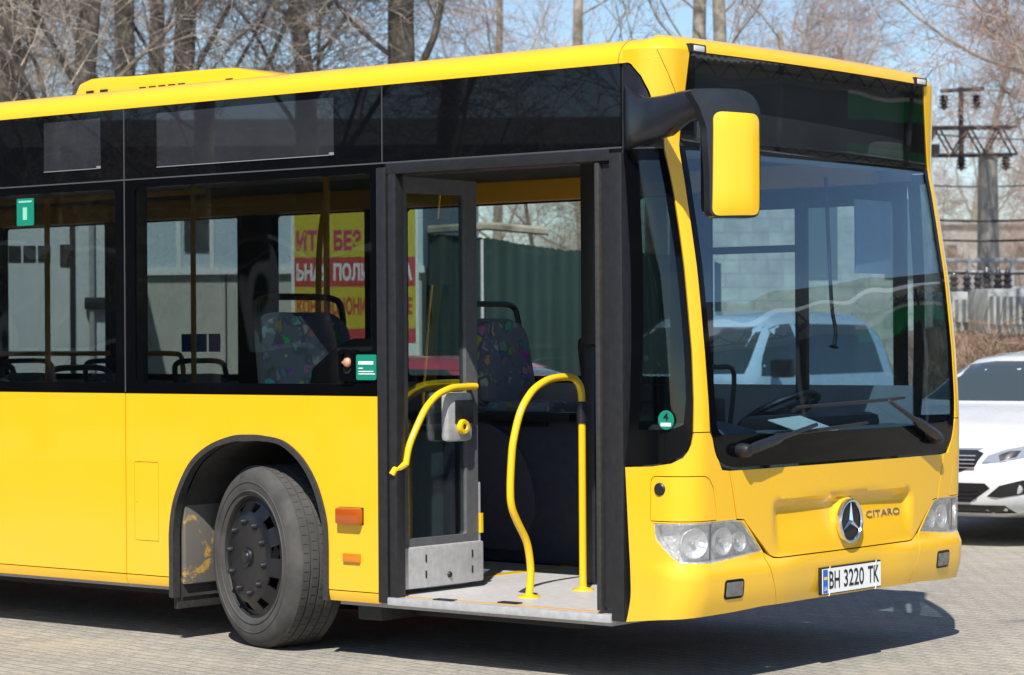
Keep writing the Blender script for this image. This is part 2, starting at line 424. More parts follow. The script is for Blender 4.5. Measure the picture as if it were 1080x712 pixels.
for side, mp in (('r', lambda P_: P_), ('l', mirp)):
    sheet('corner_panel', mp(lowc), fmap, M['yellow'], bus, holes=[mp(HLo), mp(grow(FU, .004))], step=.03, thick=.012)
    sheet('headlight_flap', mp(FU), fmap, M['yellow'], bus, step=.04, thick=.012)
    pil = [(.057, 1.168), (.151, 1.168)] + [(.144, 1.55), (.145, 2.13), (.145, 2.47)] + [(.180, 2.700), (.212, 2.905)] + [(-.155, 2.905), (-.155, 2.862), (-.105, 2.838), (-.052, 2.783), (-.012, 2.712), (.030, 2.60), (.060, 2.50)] + cw_edge[::-1][:-1]
    sheet('windscreen_pillar', mp(pil), fmap, M['yellow'], bus, step=.035, thick=.012)
    cwin = [(ul(1.012), 1.012), (-.147, 1.019), (-.046, 1.034), (.007, 1.060), (.029, 1.09), (.040, 1.115), (.050, 1.167)] + [(a-.006, z) for a, z in cw_edge[1:]] + [(ul(2.452), 2.452)]
    hole = [(ul(1.16)+.075, 1.175), (-.05, 1.180), (.012, 1.20), (.030, 1.32), (.036, 1.6), (.037, 2.05), (.028, 2.40), (ul(2.40)+.075, 2.40)]
    sheet('corner_window_frame', mp(cwin), fmap, M['black_glass'], bus, holes=[mp(hole)], step=.04, thick=.008, off=.002)
    sheet('corner_window', mp(grow(hole, .012)), fmap, M['side_glass'], bus, step=.05, thick=.005, off=.0105)
    cap = [(ul(2.458), 2.458), (.055, 2.458), (.052, 2.51), (.022, 2.60), (-.020, 2.708), (-.058, 2.776), (-.110, 2.830), (-.155, 2.852), (ul(2.85), 2.850)]
    sheet('corner_cap', mp(cap), fmap, M['mirror_plastic'], bus, step=.04, thick=.01, off=.001)
    # lights of the corner
    hl = sheet('headlight', mp(grow(HL, .004)), lambda u, z, o: fmap(u, z, o, False), M['reflector'], bus, step=.03, thick=.004, off=.042)
    zmid = .171
    sheet('headlight_housing', mp(HLo), fmap, M['reflector'], hl, holes=[mp(HL)], step=.03, thick=.036, off=.003)
    sheet('lens', mp(HL), lambda u, z, o: fmap(u, z, o), M['lens_clear'], hl, step=.025, thick=.004, off=.001)
    bb = MB()
    for (uc, zc, rr) in ((.075, .664, .066), (.275, .664, .062), (.395, .655, .045)):
        uu = uc if side == 'r' else 2.55-uc
        p0 = Vector(fmap(uu, zc, .041, False)); p1 = Vector(fmap(uu, zc, .0, False)); d = (p1-p0).normalized()
        Mx = Matrix.Translation(p0) @ d.to_track_quat('Z', 'Y').to_matrix().to_4x4()
        bb.lathe([(.012, .003), (rr*.5, .007), (rr*.85, .018), (rr, .030), (rr*1.04, .029), (rr*1.0, .0)], Mx, 28)
        bb.lathe([(.001, .026), (.010, .022), (.012, .004)], Mx, 12)
    P('bulb_reflector', bb, M['reflector'], hl, each=True)
    bb = MB()
    for zc in (.60, .635, .67, .705, .735): pass
    uu0 = .171 if side == 'r' else 2.55-.171
    bb.tube([fmap(uu0, z, .006) for z in (.585, .62, .66, .70, .748)], .004, 6)
    P('lens_divider', bb, M['alu_dark'], hl)
    # round cap in the flap, marker light on the brow
    bb = MB(); uu = -.102 if side == 'r' else 2.55+.102
    p0 = Vector(fmap(uu, .91, 0)); d = (p0-Vector(fmap(uu, .91, .1))).normalized()
    bb.lathe([(.001, .010), (.024, .009), (.029, .004), (.030, -.01)], Matrix.Translation(p0) @ d.to_track_quat('Z', 'Y').to_matrix().to_4x4(), 24)
    P('round_cap', bb, M['dark_plastic'])
    f0, f1 = (.245, .39)
    FG = rect(.248, .390, .400, .490, .022)
    sheet('bumper_lamp_recess', mp(FG), fmap, M['black_glass'], bus, step=.03, thick=.01, off=-.002)
    sheet('bumper_lamp', mp(grow(FG, -.012)), fmap, M['lamp_grey'], bus, step=.03, thick=.004, off=-.0062)

# flap and bumper across the front
hb = [(.560, .605), (.530, .635), (.420, .752), (.360, .762), (.298, .985)]
flap_l = [(.675, .566), (.640, .570), (.612, .582), (.590, .600), (.425, .742), (.412, .757), (.359, .763), (.296, .984)]
flap = flap_l + [(2.55-a, z) for a, z in flap_l[::-1]]
sheet('front_flap', flap, fmap, M['yellow'], bus, step=.02, thick=.012)
bump_l = [(.672, .346), (.568, .572), (.565, .594), (.600, .578), (.632, .564), (.675, .560)]
bmp = bump_l + [(2.55-a, z) for a, z in bump_l[::-1]]
bmp = [(p[0], .346+(.012*(1-((p[0]-1.275)/.6)**2) if p[1] < .35 else p[1]-.346)) for p in bmp]
sheet('bumper', bmp, fmap, M['yellow'], bus, step=.025, thick=.012)
# dark shell behind the panels so that the gaps read as gaps
sh = [(ul(.34), .34), (1.275, .36), (2.55-ul(.34), .34), (2.55-ul(.99), .99), (1.275, .99), (ul(.99), .99)]
hh_ = [HLo, mirp(HLo)]
sheet('front_bulkhead', [(ul(.34), .34), (.6, .36), (1.95, .36), (2.55-ul(.34), .34), (2.55-ul(.99), .99), (2.3, .97), (.25, .97), (ul(.99), .99)], lambda u, z, o: fmap(u, z, o, False), M['shell'], bus, step=.08, thick=.004, off=.10)
for mp in (lambda P_: P_, mirp):
    bb = MB()
    # gap backing strips
    for path in ([(.667, .35), (.562, .575), (.55, .60)], [(.405, .755), (.352, .762), (.293, .985)], [(.152, 1.1655), (.055, 1.1655)]):
        pp = mp(path); pp = [(q[0], q[1]) for q in pp]
        rs = resample(pp, .03)[:-1] if False else pp
        for a, c in zip(pp, pp[1:]):
            k = 8
            bb.tube([fmap(a[0]+(c[0]-a[0])*i/k, a[1]+(c[1]-a[1])*i/k, .020) for i in range(k+1)], .009, 6)
    pp = mp(FU); bb.tube([fmap(q[0], q[1], .020) for q in pp]+[fmap(pp[0][0], pp[0][1], .020)], .009, 6)
    P('panel_gap', bb, M['gap'], each=True)
bb = MB(); pp = bmp[2:]
fl = [(.56+(i/60)*1.43, 0) for i in range(61)]
bb.tube([fmap(u, (.563 if .675 < u < 1.875 else .563+.045*min(1, abs(abs(u-1.275)-.6)/.11)), .020) for u, _ in fl], .008, 6)
P('flap_gap', bb, M['gap'])

# windscreen: display pane, clear pane, black lower band and border
ZD = 2.466; ZB = 1.155
def clip_poly(poly, zmin, zmax):
    def cl(poly, z, keep):
        out = []
        for i in range(len(poly)):
            a, c = poly[i-1], poly[i]; ia, ic = keep(a[1]), keep(c[1])
            if ia != ic:
                t = (z-a[1])/(c[1]-a[1]); out.append((a[0]+(c[0]-a[0])*t, z))
            if ic: out.append(c)
        return out
    return cl(cl(poly, zmin, lambda z: z >= zmin), zmax, lambda z: z <= zmax)
inner = rounded([(.205, 1.15, .06), (.8, 1.142), (1.75, 1.142), (2.345, 1.15, .06), (2.365, 1.6), (2.362, 2.13), (2.360, 2.452), (.190, 2.452), (.188, 2.13), (.185, 1.6)])
clear = clip_poly(WS, .9, ZD-.003)
sheet('windscreen_border', clear, fmap, M['black_glass'], bus, holes=[inner], step=.04, thick=.006, off=.001)
sheet('windscreen', grow(inner, .01), fmap, M['front_glass'], bus, step=.05, thick=.005, off=.0075)
dp = clip_poly(WS, ZD+.001, 3)
sheet('display_pane', dp, fmap, M['display_glass'], bus, step=.05, thick=.005, off=.001)
sheet('display_box', rect(.24, 2.31, 2.49, 2.87), lambda u, z, o: fmap(u, z, o, False), noisy('display_board', (.15, .152, .155), (.20, .202, .205), 3, .6, 0), bus, step=.08, thick=.01, off=.09)
sheet('display_surround', dp, fmap, M['black'], bus, holes=[rect(.26, 2.29, 2.50, 2.862)], step=.05, thick=.08, off=.0065)

# roof edge and roof skin: one outline swept over a rounding profile
def outline():
    pts = []
    ss = [(XR+.0, 0), (XR+2, 0), (-7, 0), (-5, 0), (-4, 0), (-3, 0), (-2, 0), (-1, 0), (-.6, 0)]
    for x, _ in ss: pts.append((x, 0, Vector((0, -1, 0)), 0.0))
    us = [ul(2.88, -.42)] + [UARC+(RC-UARC)*i/10 for i in range(11)] + [RC+(1.275-RC)*i/10 for i in range(1, 11)]
    for u in us:
        p = fmap(u, 2.88, 0, False); q = fmap(u, 2.88, .1, False); n = (Vector(p)-Vector(q)).normalized()
        pts.append((p[0], p[1], n, sst(UARC-.02, .24, u)))
    mirr = [(x, 2.55-y, Vector((n.x, -n.y, 0)), k) for x, y, n, k in pts[:-1]]
    return pts + mirr[::-1]
OL = outline()
bm = bmesh.new(); rings = []
prof = [(0, 0)] + [(1-math.cos(R(a)), math.sin(R(a))) for a in range(10, 91, 10)] 
for (i, h) in prof + [(1.04, 1.01)]:
    rg = []
    for x, y, n, k in OL:
        z0 = 2.846+(2.902-2.846)*k; ins = .14; ht = 2.965+.020*k-z0
        rg.append(bm.verts.new((x-n.x*ins*i, y-n.y*ins*i if abs(n.y) > .05 or True else y, z0+ht*min(h, 1)+max(0, h-1)*.12)))
    rings.append(rg)
# clamp inner rings on the centre line
for rg in rings:
    for v, (x, y, n, k) in zip(rg, OL):
        if y < 1.275 and v.co.y > 1.2: v.co.y = 1.2
        if y > 1.275 and v.co.y < 1.35: v.co.y = 1.35
for a, c in zip(rings, rings[1:]):
    for k in range(len(a)-1): bm.faces.new((a[k], a[k+1], c[k+1], c[k]))
rg = rings[-1]; n = len(rg)
for k in range(n//2):
    a, c, d, e = rg[k], rg[k+1], rg[n-2-k], rg[n-1-k]
    q = [a, c, d, e] if c is not d else [a, c, e]
    bm.faces.new(q)
from_bm('roof', bm, M['yellow'], bus, 40)
# seam between the roof dome of the front and the side rail
bb = MB(); bb.tube([(-.415, .14*(1-math.cos(R(a)))-.0005, 2.846+.119*math.sin(R(a))) for a in range(0, 95, 9)], .003, 6)
bb.tube([fmap(.02+.10*t, 2.90-.20*t, -.0005) for t in [i/8 for i in range(9)]], .0018, 6)
P('roof_seam', bb, mat('seam_line', (.35, .19, .004), .6), each=True)
for uu in (.265, 2.285):
    bb = MB(); p = Vector(fmap(uu, 2.915, -.004)); bb.box(p.x-.04, p.x+.006, p.y-.062, p.y+.062, p.z-.020, p.z+.022)
    ml = P('marker_light', bb, M['dark_plastic'], bevel=.006)
    bb = MB(); bb.box(p.x+.004, p.x+.013, p.y-.042, p.y+.038, p.z-.013, p.z+.014); bb.build('lens', mat('clear_lens', (.62, .62, .60), .15, coat=.6), ml, bevel=.004)
# roof unit
bb = MB(); prf = [(-4.90, 2.95), (-4.80, 3.10), (-4.70, 3.125), (-4.55, 3.125), (-4.40, 3.118), (-3.66, 3.110), (-3.52, 3.104), (-2.98, 3.0), (-2.85, 2.95)]
bb.prism(prf, Matrix(((1, 0, 0, 0), (0, 0, 1, 0), (0, 1, 0, 0), (0, 0, 0, 1))), .62, 1.95)
ac = P('roof_unit', bb, M['yellow'], bevel=.03)
bb = MB()
for x in (-4.25, -4.17, -4.09, -4.01, -3.93, -3.55): bb.box(x-.028, x+.022, .612, .64, 3.024, 3.044)
for x in (-4.70, -4.58): bb.box(x-.03, x+.03, .612, .64, 3.034, 3.052)
bb.build('vent_slot', M['gap'], ac, smooth=0, each=True)
bb = MB()
for k in range(8): bb.box(-4.66+k*.045, -4.64+k*.045, .70, .74, 3.122, 3.131)
bb.build('vent_grille', M['gap'], ac, smooth=0, each=True)

# ---- right side
XS = [-3.735, -5.185, -6.635, -8.085, -9.535, -10.985]     # panel seams behind the front door
arch = rounded([(-3.392, .20), (-3.392, .62, .0), (-3.352, .77), (-3.243, .945, .0), (-3.099, 1.043), (-2.924, 1.10), (-2.80, 1.110), (-2.717, 1.106), (-2.548, 1.083), (-2.416, 1.0), (-2.318, .872), (-2.254, .708), (-2.243, .58), (-2.243, .20)])
_a = [(-3.392, .235), (-3.392, .45), (-3.390, .60), (-3.352, .765), (-3.243, .942), (-3.099, 1.043), (-2.924, 1.098), (-2.80, 1.108), (-2.70, 1.105), (-2.548, 1.080), (-2.416, .997), (-2.318, .870), (-2.257, .708), (-2.243, .58), (-2.243, .40), (-2.243, .289)]
def cm2(P_, k=5):
    out = []
    for i in range(len(P_)-1):
        p0, p1, p2, p3 = [Vector(P_[min(max(j, 0), len(P_)-1)]) for j in (i-1, i, i+1, i+2)]
        for j in range(k):
            t = j/k; out.append(tuple(.5*((2*p1)+(p2-p0)*t+(2*p0-5*p1+4*p2-p3)*t*t+(3*p1-p0-3*p2+p3)*t**3)))
    return out+[tuple(P_[-1])]
arch = cm2(_a)
arch_in = [(x+(.032 if x < -2.82 else -.032)*min(1, abs(x+2.82)/.35), z-(.036*max(0, 1-abs(x+2.82)/.62))) for x, z in arch]
rear_arch = [(x-5.85, z) for x, z in arch]
def arch_panel(x0, x1, z0, z1, ar):
    a = [(x0, z0)] + [p for p in ar if p[1] > z0+.01][:] + [(x1, z0), (x1, z1), (x0, z1)]
    a = [(x0, z0), (ar[0][0], z0)] + [p for p in ar if p[1] > z0+.01] + [(ar[-1][0], z0), (x1, z0), (x1, z1), (x0, z1)]
    return a
FL = rect(-3.665, -3.482, .528, .945, .008)
fp = arch_panel(-3.731, -1.905, .343, 1.312, arch)
sheet('side_panel', fp, smap, M['yellow'], bus, holes=[grow(FL, .003)], step=.06, thick=.012)
fl = sheet('fuel_flap', FL, smap, M['yellow'], bus, step=.08, thick=.012)
bb = MB(); bb.lathe([(.001, .004), (.008, .003), (.009, -.004)], Matrix.Translation((-3.652, 0, .74)) @ Matrix.Rotation(R(90), 4, 'X'), 12); bb.build('flap_lock', M['yellow'], fl)
def tuck(x, z, off=0):
    t = max(0, (.340-z)/.055); return (x, off+.012*t*t, z)
def skirt(x0, x1): return sheet('skirt_strip', [(x0, .288), (x1, .288), (x1, .338), (x0, .338)], tuck, M['yellow'], bus, step=.018 if x1-x0 < .5 else .05, thick=.01)
for x0, x1 in ((-3.731, -3.395), (-2.241, -1.9), (-5.181, -3.739), (-6.6, -5.189)): skirt(x0, x1)
bb = MB(); bb.box(XR+.05, -3.40, .040, .05, .318, 1.32); bb.box(-2.24, -1.9, .040, .05, .318, 1.32); bb.box(-3.399, -2.241, .040, .05, 1.13, 1.32)
P('side_shell', bb, M['shell'], smooth=0, each=True)
for x1, x0 in zip(XS, XS[1:]+[XR]):
    if x0 < -8.2 and x1 > -9.6 and x1 < -8:
        sheet('side_panel', arch_panel(x0+.004, x1-.004, .343, 1.312, [(x-5.9, z) for x, z in arch]) if x0 < -9.3 else rect(x0+.004, x1-.004, .343, 1.312), smap, M['yellow'], bus, step=.12, thick=.012)
    else: sheet('side_panel', rect(x0+.004, x1-.004, .343, 1.312), smap, M['yellow'], bus, step=.2, thick=.012)
sheet('arch_rim', arch + arch_in[::-1], smap, M['rubber'], bus, step=.04, thick=.05, off=-.012)
# wheel housing
bb = MB(); aa = arch_in
n = len(aa)
v = [(x, .05, z) for x, z in aa] + [(x, .80, z) for x, z in aa]
bb.add(v, [(i, i+1, n+i+1, n+i) for i in range(n-1)] + [tuple(range(n, 2*n))])
wh = noisy('wheel_housing', (.022, .021, .02), (.05, .046, .042), 9, .9, .3, .01)
P('wheel_housing', bb, wh, recalc=False)
# mud guard behind the wheel with worn yellow paint
mg = mat('mud_guard', (.12, .11, .10), .8); n_, l_, b_ = nodes(mg)
t = noise(mg, 5, 6, .7, dist=.6); r_ = ramp(mg, t.outputs[0], [(.53, (.13, .12, .105)), (.60, (.55, .33, .05)), (.75, (.40, .20, .03))]); l_.new(r_.outputs[0], b_.inputs['Base Color']); bump(mg, t.outputs[0], .3, .01)
bb = MB(); bb.box(-3.372, -3.335, .055, .50, .30, .80, M=Matrix.Translation((0, 0, 0))); P('mud_guard', bb, mg, bevel=.01)
bb = MB(); bb.box(-3.40, -3.37, .03, .50, .17, .34); P('mud_flap', bb, M['rubber'], bevel=.004)
bb = MB(); bb.box(-2.14, -1.98, .10, .5, .19, .29); P('step_bracket', bb, M['rubber'], bevel=.01)
# side lights
def plate(name, x0, x1, z0, z1, d, mt, base=None, bev=.006):
    bb = MB(); bb.box(x0, x1, -d, 0, z0, z1); return P(name, bb, mt, bevel=bev)
sr = plate('side_repeater', -2.166, -2.006, .676, .758, .040, M['orange_lens'], bev=.012)
bb = MB(); bb.box(-2.168, -2.004, -.004, .002, .674, .760); bb.build('lamp_base', M['dark_plastic'], sr, bevel=.003)
plate('side_reflector', -2.138, -2.024, .487, .530, .014, M['orange_light'], bev=.004)

# windows of the right side
def window(x0, x1, mapf, z0=1.318, z1=2.460, gm=None, inset=.075, zi0=1.372, zi1=2.415):
    h = rect(x0+inset, x1-inset, zi0, zi1, .03)
    f = sheet('side_window', rect(x0+.003, x1-.003, z0, z1), mapf, M['black_glass'], bus, holes=[h], step=.12, thick=.008, off=.002, grid=False)
    sheet('pane', grow(h, .012), mapf, gm or M['side_glass'], f, step=.2, thick=.004, off=.0105, grid=False)
    return f
win = [window(-3.735, -1.868, smap)]
for x1, x0 in zip(XS, XS[1:]): window(x0, x1, smap)
def upper(x0, x1): return sheet('upper_panel', rect(x0+.003, x1-.003, 2.466, 2.846), smap, M['upper_glass'], bus, step=.15, thick=.01)
ups = [upper(-1.865, -.402), upper(-3.732, -1.871)]+[upper(x0, x1) for x1, x0 in zip(XS, XS[1:]+[XR])]
M['film_line'] = mat('film_line', (.22, .23, .24), .4)
scr = noisy('grey_film', (.019, .021, .026), (.027, .030, .036), 6, .012, 0, spec=1.0)
def film(par, x0, x1, z0, z1):
    o = sheet('display_film', rect(x0, x1, z0, z1), smap, scr, par, step=.2, thick=.002, off=-.0025, grid=False)
    bb = MB(); bb.box(x0, x1-.03, -.0045, -.0026, z0-.003, z0+.001); bb.box(x1-.03, x1+.002, -.0048, -.0026, z0-.002, z0+.012); bb.build('film_edge', M['film_line'], par, smooth=0)
film(ups[1], -3.475, -2.190, 2.520, 2.806)
film(ups[2], -4.385, -3.920, 2.535, 2.806)
bb = MB(); bb.box(-3.737, -3.732, -.002, .012, 1.32, 2.842); bb.box(-1.8695, -1.866, -.002, .012, 2.466, 2.842); bb.box(XR, -.402, -.001, .012, 2.4585, 2.4655)
P('glazing_seam', bb, mat('seam_grey', (.07, .07, .075), .5), smooth=0, each=True)
bb = MB(); bb.box(XR, -.40, .012, .03, 2.44, 2.86); P('cantrail', bb, M['shell'], smooth=0)
# left side: shell, windows
bb = MB(); bb.box(XR+.05, -.36, 2.53, 2.545, .30, 1.33); bb.box(XR+.05, -.36, 2.53, 2.545, 2.42, 2.86); P('left_inner_wall', bb, M['interior'], smooth=0, each=True)
sheet('left_side_panel', [(XR, .3), (-3.40, .3), (-3.40, .9), (-3.2, 1.05), (-2.45, 1.05), (-2.25, .9), (-2.25, .3), (-.38, .3), (-.38, 1.312), (XR, 1.312)], lmap, M['yellow'], bus, step=.25, thick=.012, grid=False)
sheet('left_upper_panel', rect(XR, -.39, 2.466, 2.846), lmap, M['upper_glass'], bus, step=.3, thick=.01, grid=False)
for x0, x1 in ((-2.29, -1.75), (-4.08, -2.30), (-5.20, -4.09), (-6.48, -5.21), (-7.90, -6.49), (-9.39, -7.91), (-10.85, -9.40)):
    window(x0, x1, lmap, gm=M['far_glass'], inset=.135, zi1=2.40)
f = window(-1.74, -.39, lmap, gm=M['far_glass'], inset=.09, zi0=1.25, zi1=2.30, z0=1.16)
bb = MB(); bb.box(-1.075, -1.005, 2.50, 2.538, 1.22, 2.33); bb.box(-1.66, -1.06, 2.50, 2.538, 2.06, 2.10); bb.build('sliding_frame', M['black'], f, bevel=.006)
bb = MB()
for x in (-1.75, -2.295, -4.085, -5.205, -6.485, -7.905, -9.395, -10.85): bb.box(x-.10, x+.10, 2.40, 2.535, 1.3, 2.44)
P('left_window_post', bb, M['shell'], bevel=.02, each=True)
bb = MB()
for x in XS: bb.box(x-.08, x+.08, .022, .10, 1.3, 2.46)
bb.box(-1.98, -1.89, .022, .12, .3, 2.46)
P('right_window_post', bb, M['shell'], bevel=.02, each=True)
# rear end
bb = MB(); bb.box(XR-.12, XR, .03, 2.52, .35, 2.93); P('rear_wall', bb, M['yellow'], bevel=.05)

# ---- wheels
tyre_m = noisy('tyre_rubber', (.040, .038, .036), (.080, .075, .070), 7, .85, .25, .004)
hub_m = noisy('hub_cap', (.005, .0055, .008), (.012, .012, .015), 8, .33, .1, .002)
def wheel(cx, cy, cz, steer, out=-1, full=True):
    root = empty('wheel', (cx, cy, cz)); root.parent = bus; root.matrix_parent_inverse = mroot(bus).inverted()
    ax = Vector((math.sin(steer)*-out*-1 if False else 0, 0, 0))
    Mx = Matrix.Translation((cx, cy, cz)) @ Matrix.Rotation(steer, 4, 'Z') @ Matrix.Rotation(R(90) if out < 0 else R(-90), 4, 'X')
    # local z = outward, local axial 0 = outer sidewall plane
    bb = MB(); pr_ = [(.300, -.03), (.318, -.008), (.335, -.002), (.372, .006), (.400, .006), (.428, .0), (.446, -.012), (.462, -.028), (.470, -.042)]
    tread = []
    a = -.042
    for g in range(4):
        tread += [(.474, a), (.4745, a-.040), (.465, a-.042), (.465, a-.050)]; a -= .052
    tread += [(.474, a), (.474, a-.035)]
    pr_ += tread + [(.46, a-.05), (.42, a-.062), (.31, a-.05), (.30, a-.03)]
    bb.lathe(pr_, Mx, 96, close=False)
    for k in range(64):
        t = 2*math.pi*k/64
        for g, a0 in enumerate((-.044, -.096, -.148, -.200)):
            c = Mx @ Matrix.Rotation(t+(.03 if g % 2 else 0), 4, 'Z')
            bb.box(.4735, .4752, -.0012, .0012, a0-.032, a0-.004, 1, M=c)
    ty = bb.build('tyre', [tyre_m, M['gap']], root, smooth=30)
    if full:
        # raised rings of the sidewall
        bb = MB(); bb.lathe([(.386, .004), (.388, .0095), (.393, .0095), (.395, .004)], Mx, 80); bb.lathe([(.340, -.002), (.342, .006), (.347, .006), (.349, .001)], Mx, 80); bb.build('sidewall_ring', tyre_m, ty)
    bb = MB(); bb.lathe([(.001, -.10), (.20, -.10), (.285, -.07), (.305, -.02), (.316, -.010), (.318, -.02)], Mx, 64)
    rim = bb.build('rim', noisy('rim_paint', (.006, .006, .006), (.012, .012, .012), 12, .6, .1, .002), root)
    # hub cap: flat centre disc, sloped outer band with ten slots
    NS = 10
    circ = lambda r, n=60: [(r*math.cos(2*math.pi*i/n), r*math.sin(2*math.pi*i/n)) for i in range(n)]
    hl_ = []
    for k in range(NS):
        t = 2*math.pi*(k+.25)/NS; h = .115
        p = [(.238, -h*.95), (.282, -h*1.15), (.282, h*1.15), (.238, h*.95)]
        hl_.append([(r*math.cos(t+da), r*math.sin(t+da)) for r, da in p])
    def hmap(x, y, o):
        r = math.hypot(x, y); zz = .012 if r < .21 else .012-.052*sst(.21, .308, r)
        return Mx @ Vector((x, y, zz+.012-o))
    cap_ = sheet('hub_cap', circ(.309), hmap, hub_m, root, holes=hl_, step=.022, thick=.012)
    bb = MB()
    for k in range(NS):
        t = 2*math.pi*(k+.75)/NS; c = Mx @ Matrix.Translation((.185*math.cos(t), .185*math.sin(t), .024))
        bb.lathe([(.001, .024), (.011, .022), (.015, .012), (.017, .0), (.026, .002), (.027, -.004)], c, 14)
    bb.build('wheel_nut', M['dark_plastic'], cap_, each=True)
    bb = MB(); bb.lathe([(.001, .018), (.03, .017), (.035, .010), (.05, .012), (.055, -.002)], Mx @ Matrix.Translation((0, 0, .024)), 28); bb.build('hub_boss', hub_m, cap_)
    return root
wheel(-2.845, .055, .470, R(-17))
wheel(-2.845, 2.495, .470, R(-14), 1, False)
wheel(-8.72, .04, .474, 0, -1, False)
wheel(-8.72, 2.51, .474, 0, 1, False)
for y in (.45, 2.1):
    pass
bb = MB(); bb.tube([(-2.84, .35, .42), (-2.84, 2.2, .42)], .06, 10); P('front_axle', bb, M['black'])

# ---- doorway
bb = MB(); bb.box(-1.903, -1.840, -.010, .07, .296, 2.44); bb.box(-1.832, -1.780, -.004, .06, .31, 2.41); P('rear_door_post', bb, M['alu_dark'], bevel=.008)
bb = MB(); bb.box(-.470, -.396, -.010, .07, .298, 2.44); P('front_door_post', bb, M['alu_dark'], bevel=.010)
bb = MB(); bb.box(-1.84, -.47, -.006, .10, 2.405, 2.458); P('door_header', bb, M['dark_plastic'], bevel=.006)
bb = MB(); bb.box(-1.84, -.47, -.014, .10, .288, .326); sill = P('door_sill', bb, M['alu'], bevel=.006)
bb = MB(); bb.box(-1.84, -.475, .055, .075, .326, .3285); bb.build('sill_stripe', M['beam'], sill, smooth=0)
bb = MB()
for x, y in ((-1.52, .05), (-1.18, .13)): bb.box(x-.06, x+.06, y-.025, y+.025, .326, .332)
bb.build('sill_hinge', M['dark_plastic'], sill, bevel=.003, each=True)
bb = MB(); bb.box(-2.19, -2.12, .85, 1.9, .325, .3285); P('floor_line', bb, M['yellow_rail'], smooth=0)
# rear leaf, folded in
M['leaf_grey'] = noisy('leaf_frame_grey', (.085, .087, .092), (.115, .117, .122), 25, .45, .06, .001)
xl = -1.86
leaf = empty('door_leaf', (xl, .06, .35)); leaf.parent = bus; leaf.matrix_parent_inverse = mroot(bus).inverted()
fm = lambda y, z, o=0: (xl+.02-o, y, z)
sheet('leaf_frame', rect(.085, .690, .53, 2.40, .01), fm, M['leaf_grey'], leaf, holes=[rect(.150, .600, .60, 2.325, .02)], step=.3, thick=.045, grid=False)
sheet('glass', rect(.140, .610, .59, 2.335), fm, M['door_glass'], leaf, step=.3, thick=.005, off=.02, grid=False)
bb = MB(); bb.box(xl-.025, xl+.036, .060, .715, .352, .560); kp = bb.build('kick_panel', M['alu'], leaf, bevel=.014)
bb = MB(); 
for y, z in ((.26, .50), (.26, .42), (.62, .50), (.62, .42)): bb.box(xl+.035, xl+.040, y-.004, y+.004, z-.018, z+.018)
bb.lathe([(.001, .012), (.012, .010), (.016, .002), (.017, -.005)], Matrix.Translation((xl+.036, .44, .405)) @ Matrix.Rotation(R(90), 4, 'Y'), 20)
bb.build('panel_bolt', M['alu_dark'], kp, each=True)
bb = MB(); bb.box(xl-.02, xl+.018, .690, .714, .40, .86); bb.build('edge_profile', M['alu'], leaf, bevel=.008)
bb = MB(); bb.box(xl+.02, xl+.034, .694, .712, .60, .70); bb.build('edge_bracket', M['yellow_rail'], leaf)
bb = MB(); bb.box(xl+.018, xl+.075, .395, .590, 1.075, 1.325); lb = bb.build('lock_box', M['alu'], leaf, bevel=.028)
bb = MB(); bb.box(xl+.074, xl+.080, .445, .585, 1.165, 1.285); bb.build('lock_cover', M['dark_plastic'], lb, bevel=.01)
bb = MB(); Mx = Matrix.Translation((xl+.076, .495, 1.15)) @ Matrix.Rotation(R(90), 4, 'Y'); bb.lathe([(.014, .02), (.018, .026), (.034, .026), (.038, .016), (.038, 0), (.012, 0)], Mx, 24)
bb.build('lock_knob', M['yellow_rail'], lb)
def smooth_path(P_, k=6):
    P_ = [Vector(p) for p in P_]; out = []
    for i in range(len(P_)-1):
        p0 = P_[max(i-1, 0)]; p1 = P_[i]; p2 = P_[i+1]; p3 = P_[min(i+2, len(P_)-1)]
        for j in range(k):
            t = j/k; out.append(.5*((2*p1)+(p2-p0)*t+(2*p0-5*p1+4*p2-p3)*t*t+(3*p1-p0-3*p2+p3)*t**3))
    return out+[P_[-1]]
xr = -1.775
rl = smooth_path([(xr, .056, .975), (xr, .085, 1.07), (xr, .155, 1.18), (xr, .215, 1.255), (xr, .294, 1.312), (xr, .37, 1.338), (xr, .44, 1.350), (xr, .60, 1.352)])
bb = MB(); bb.tube(rl, .0175, 12); bb.tube([(xr, .058, .982), (xr-.01, .03, .966), (xr-.02, .0, .955), (xr-.03, -.012, .93)], .0165, 10); bb.tube([(xr, .595, 1.352), (xl+.02, .610, 1.352)], .0175, 10)
bb.build('leaf_handrail', M['yellow_rail'], leaf)
xr2 = xl-.09
rl2 = smooth_path([(xr2, .10, 1.17), (xr2, .155, 1.24), (xr2, .23, 1.30), (xr2, .33, 1.345), (xr2, .44, 1.365), (xr2, .62, 1.37)])
bb = MB(); bb.tube(rl2, .0175, 10); bb.tube([(xr2, .615, 1.37), (xl-.02, .63, 1.37)], .0175, 10); bb.build('inner_handrail', M['yellow_rail'], leaf)
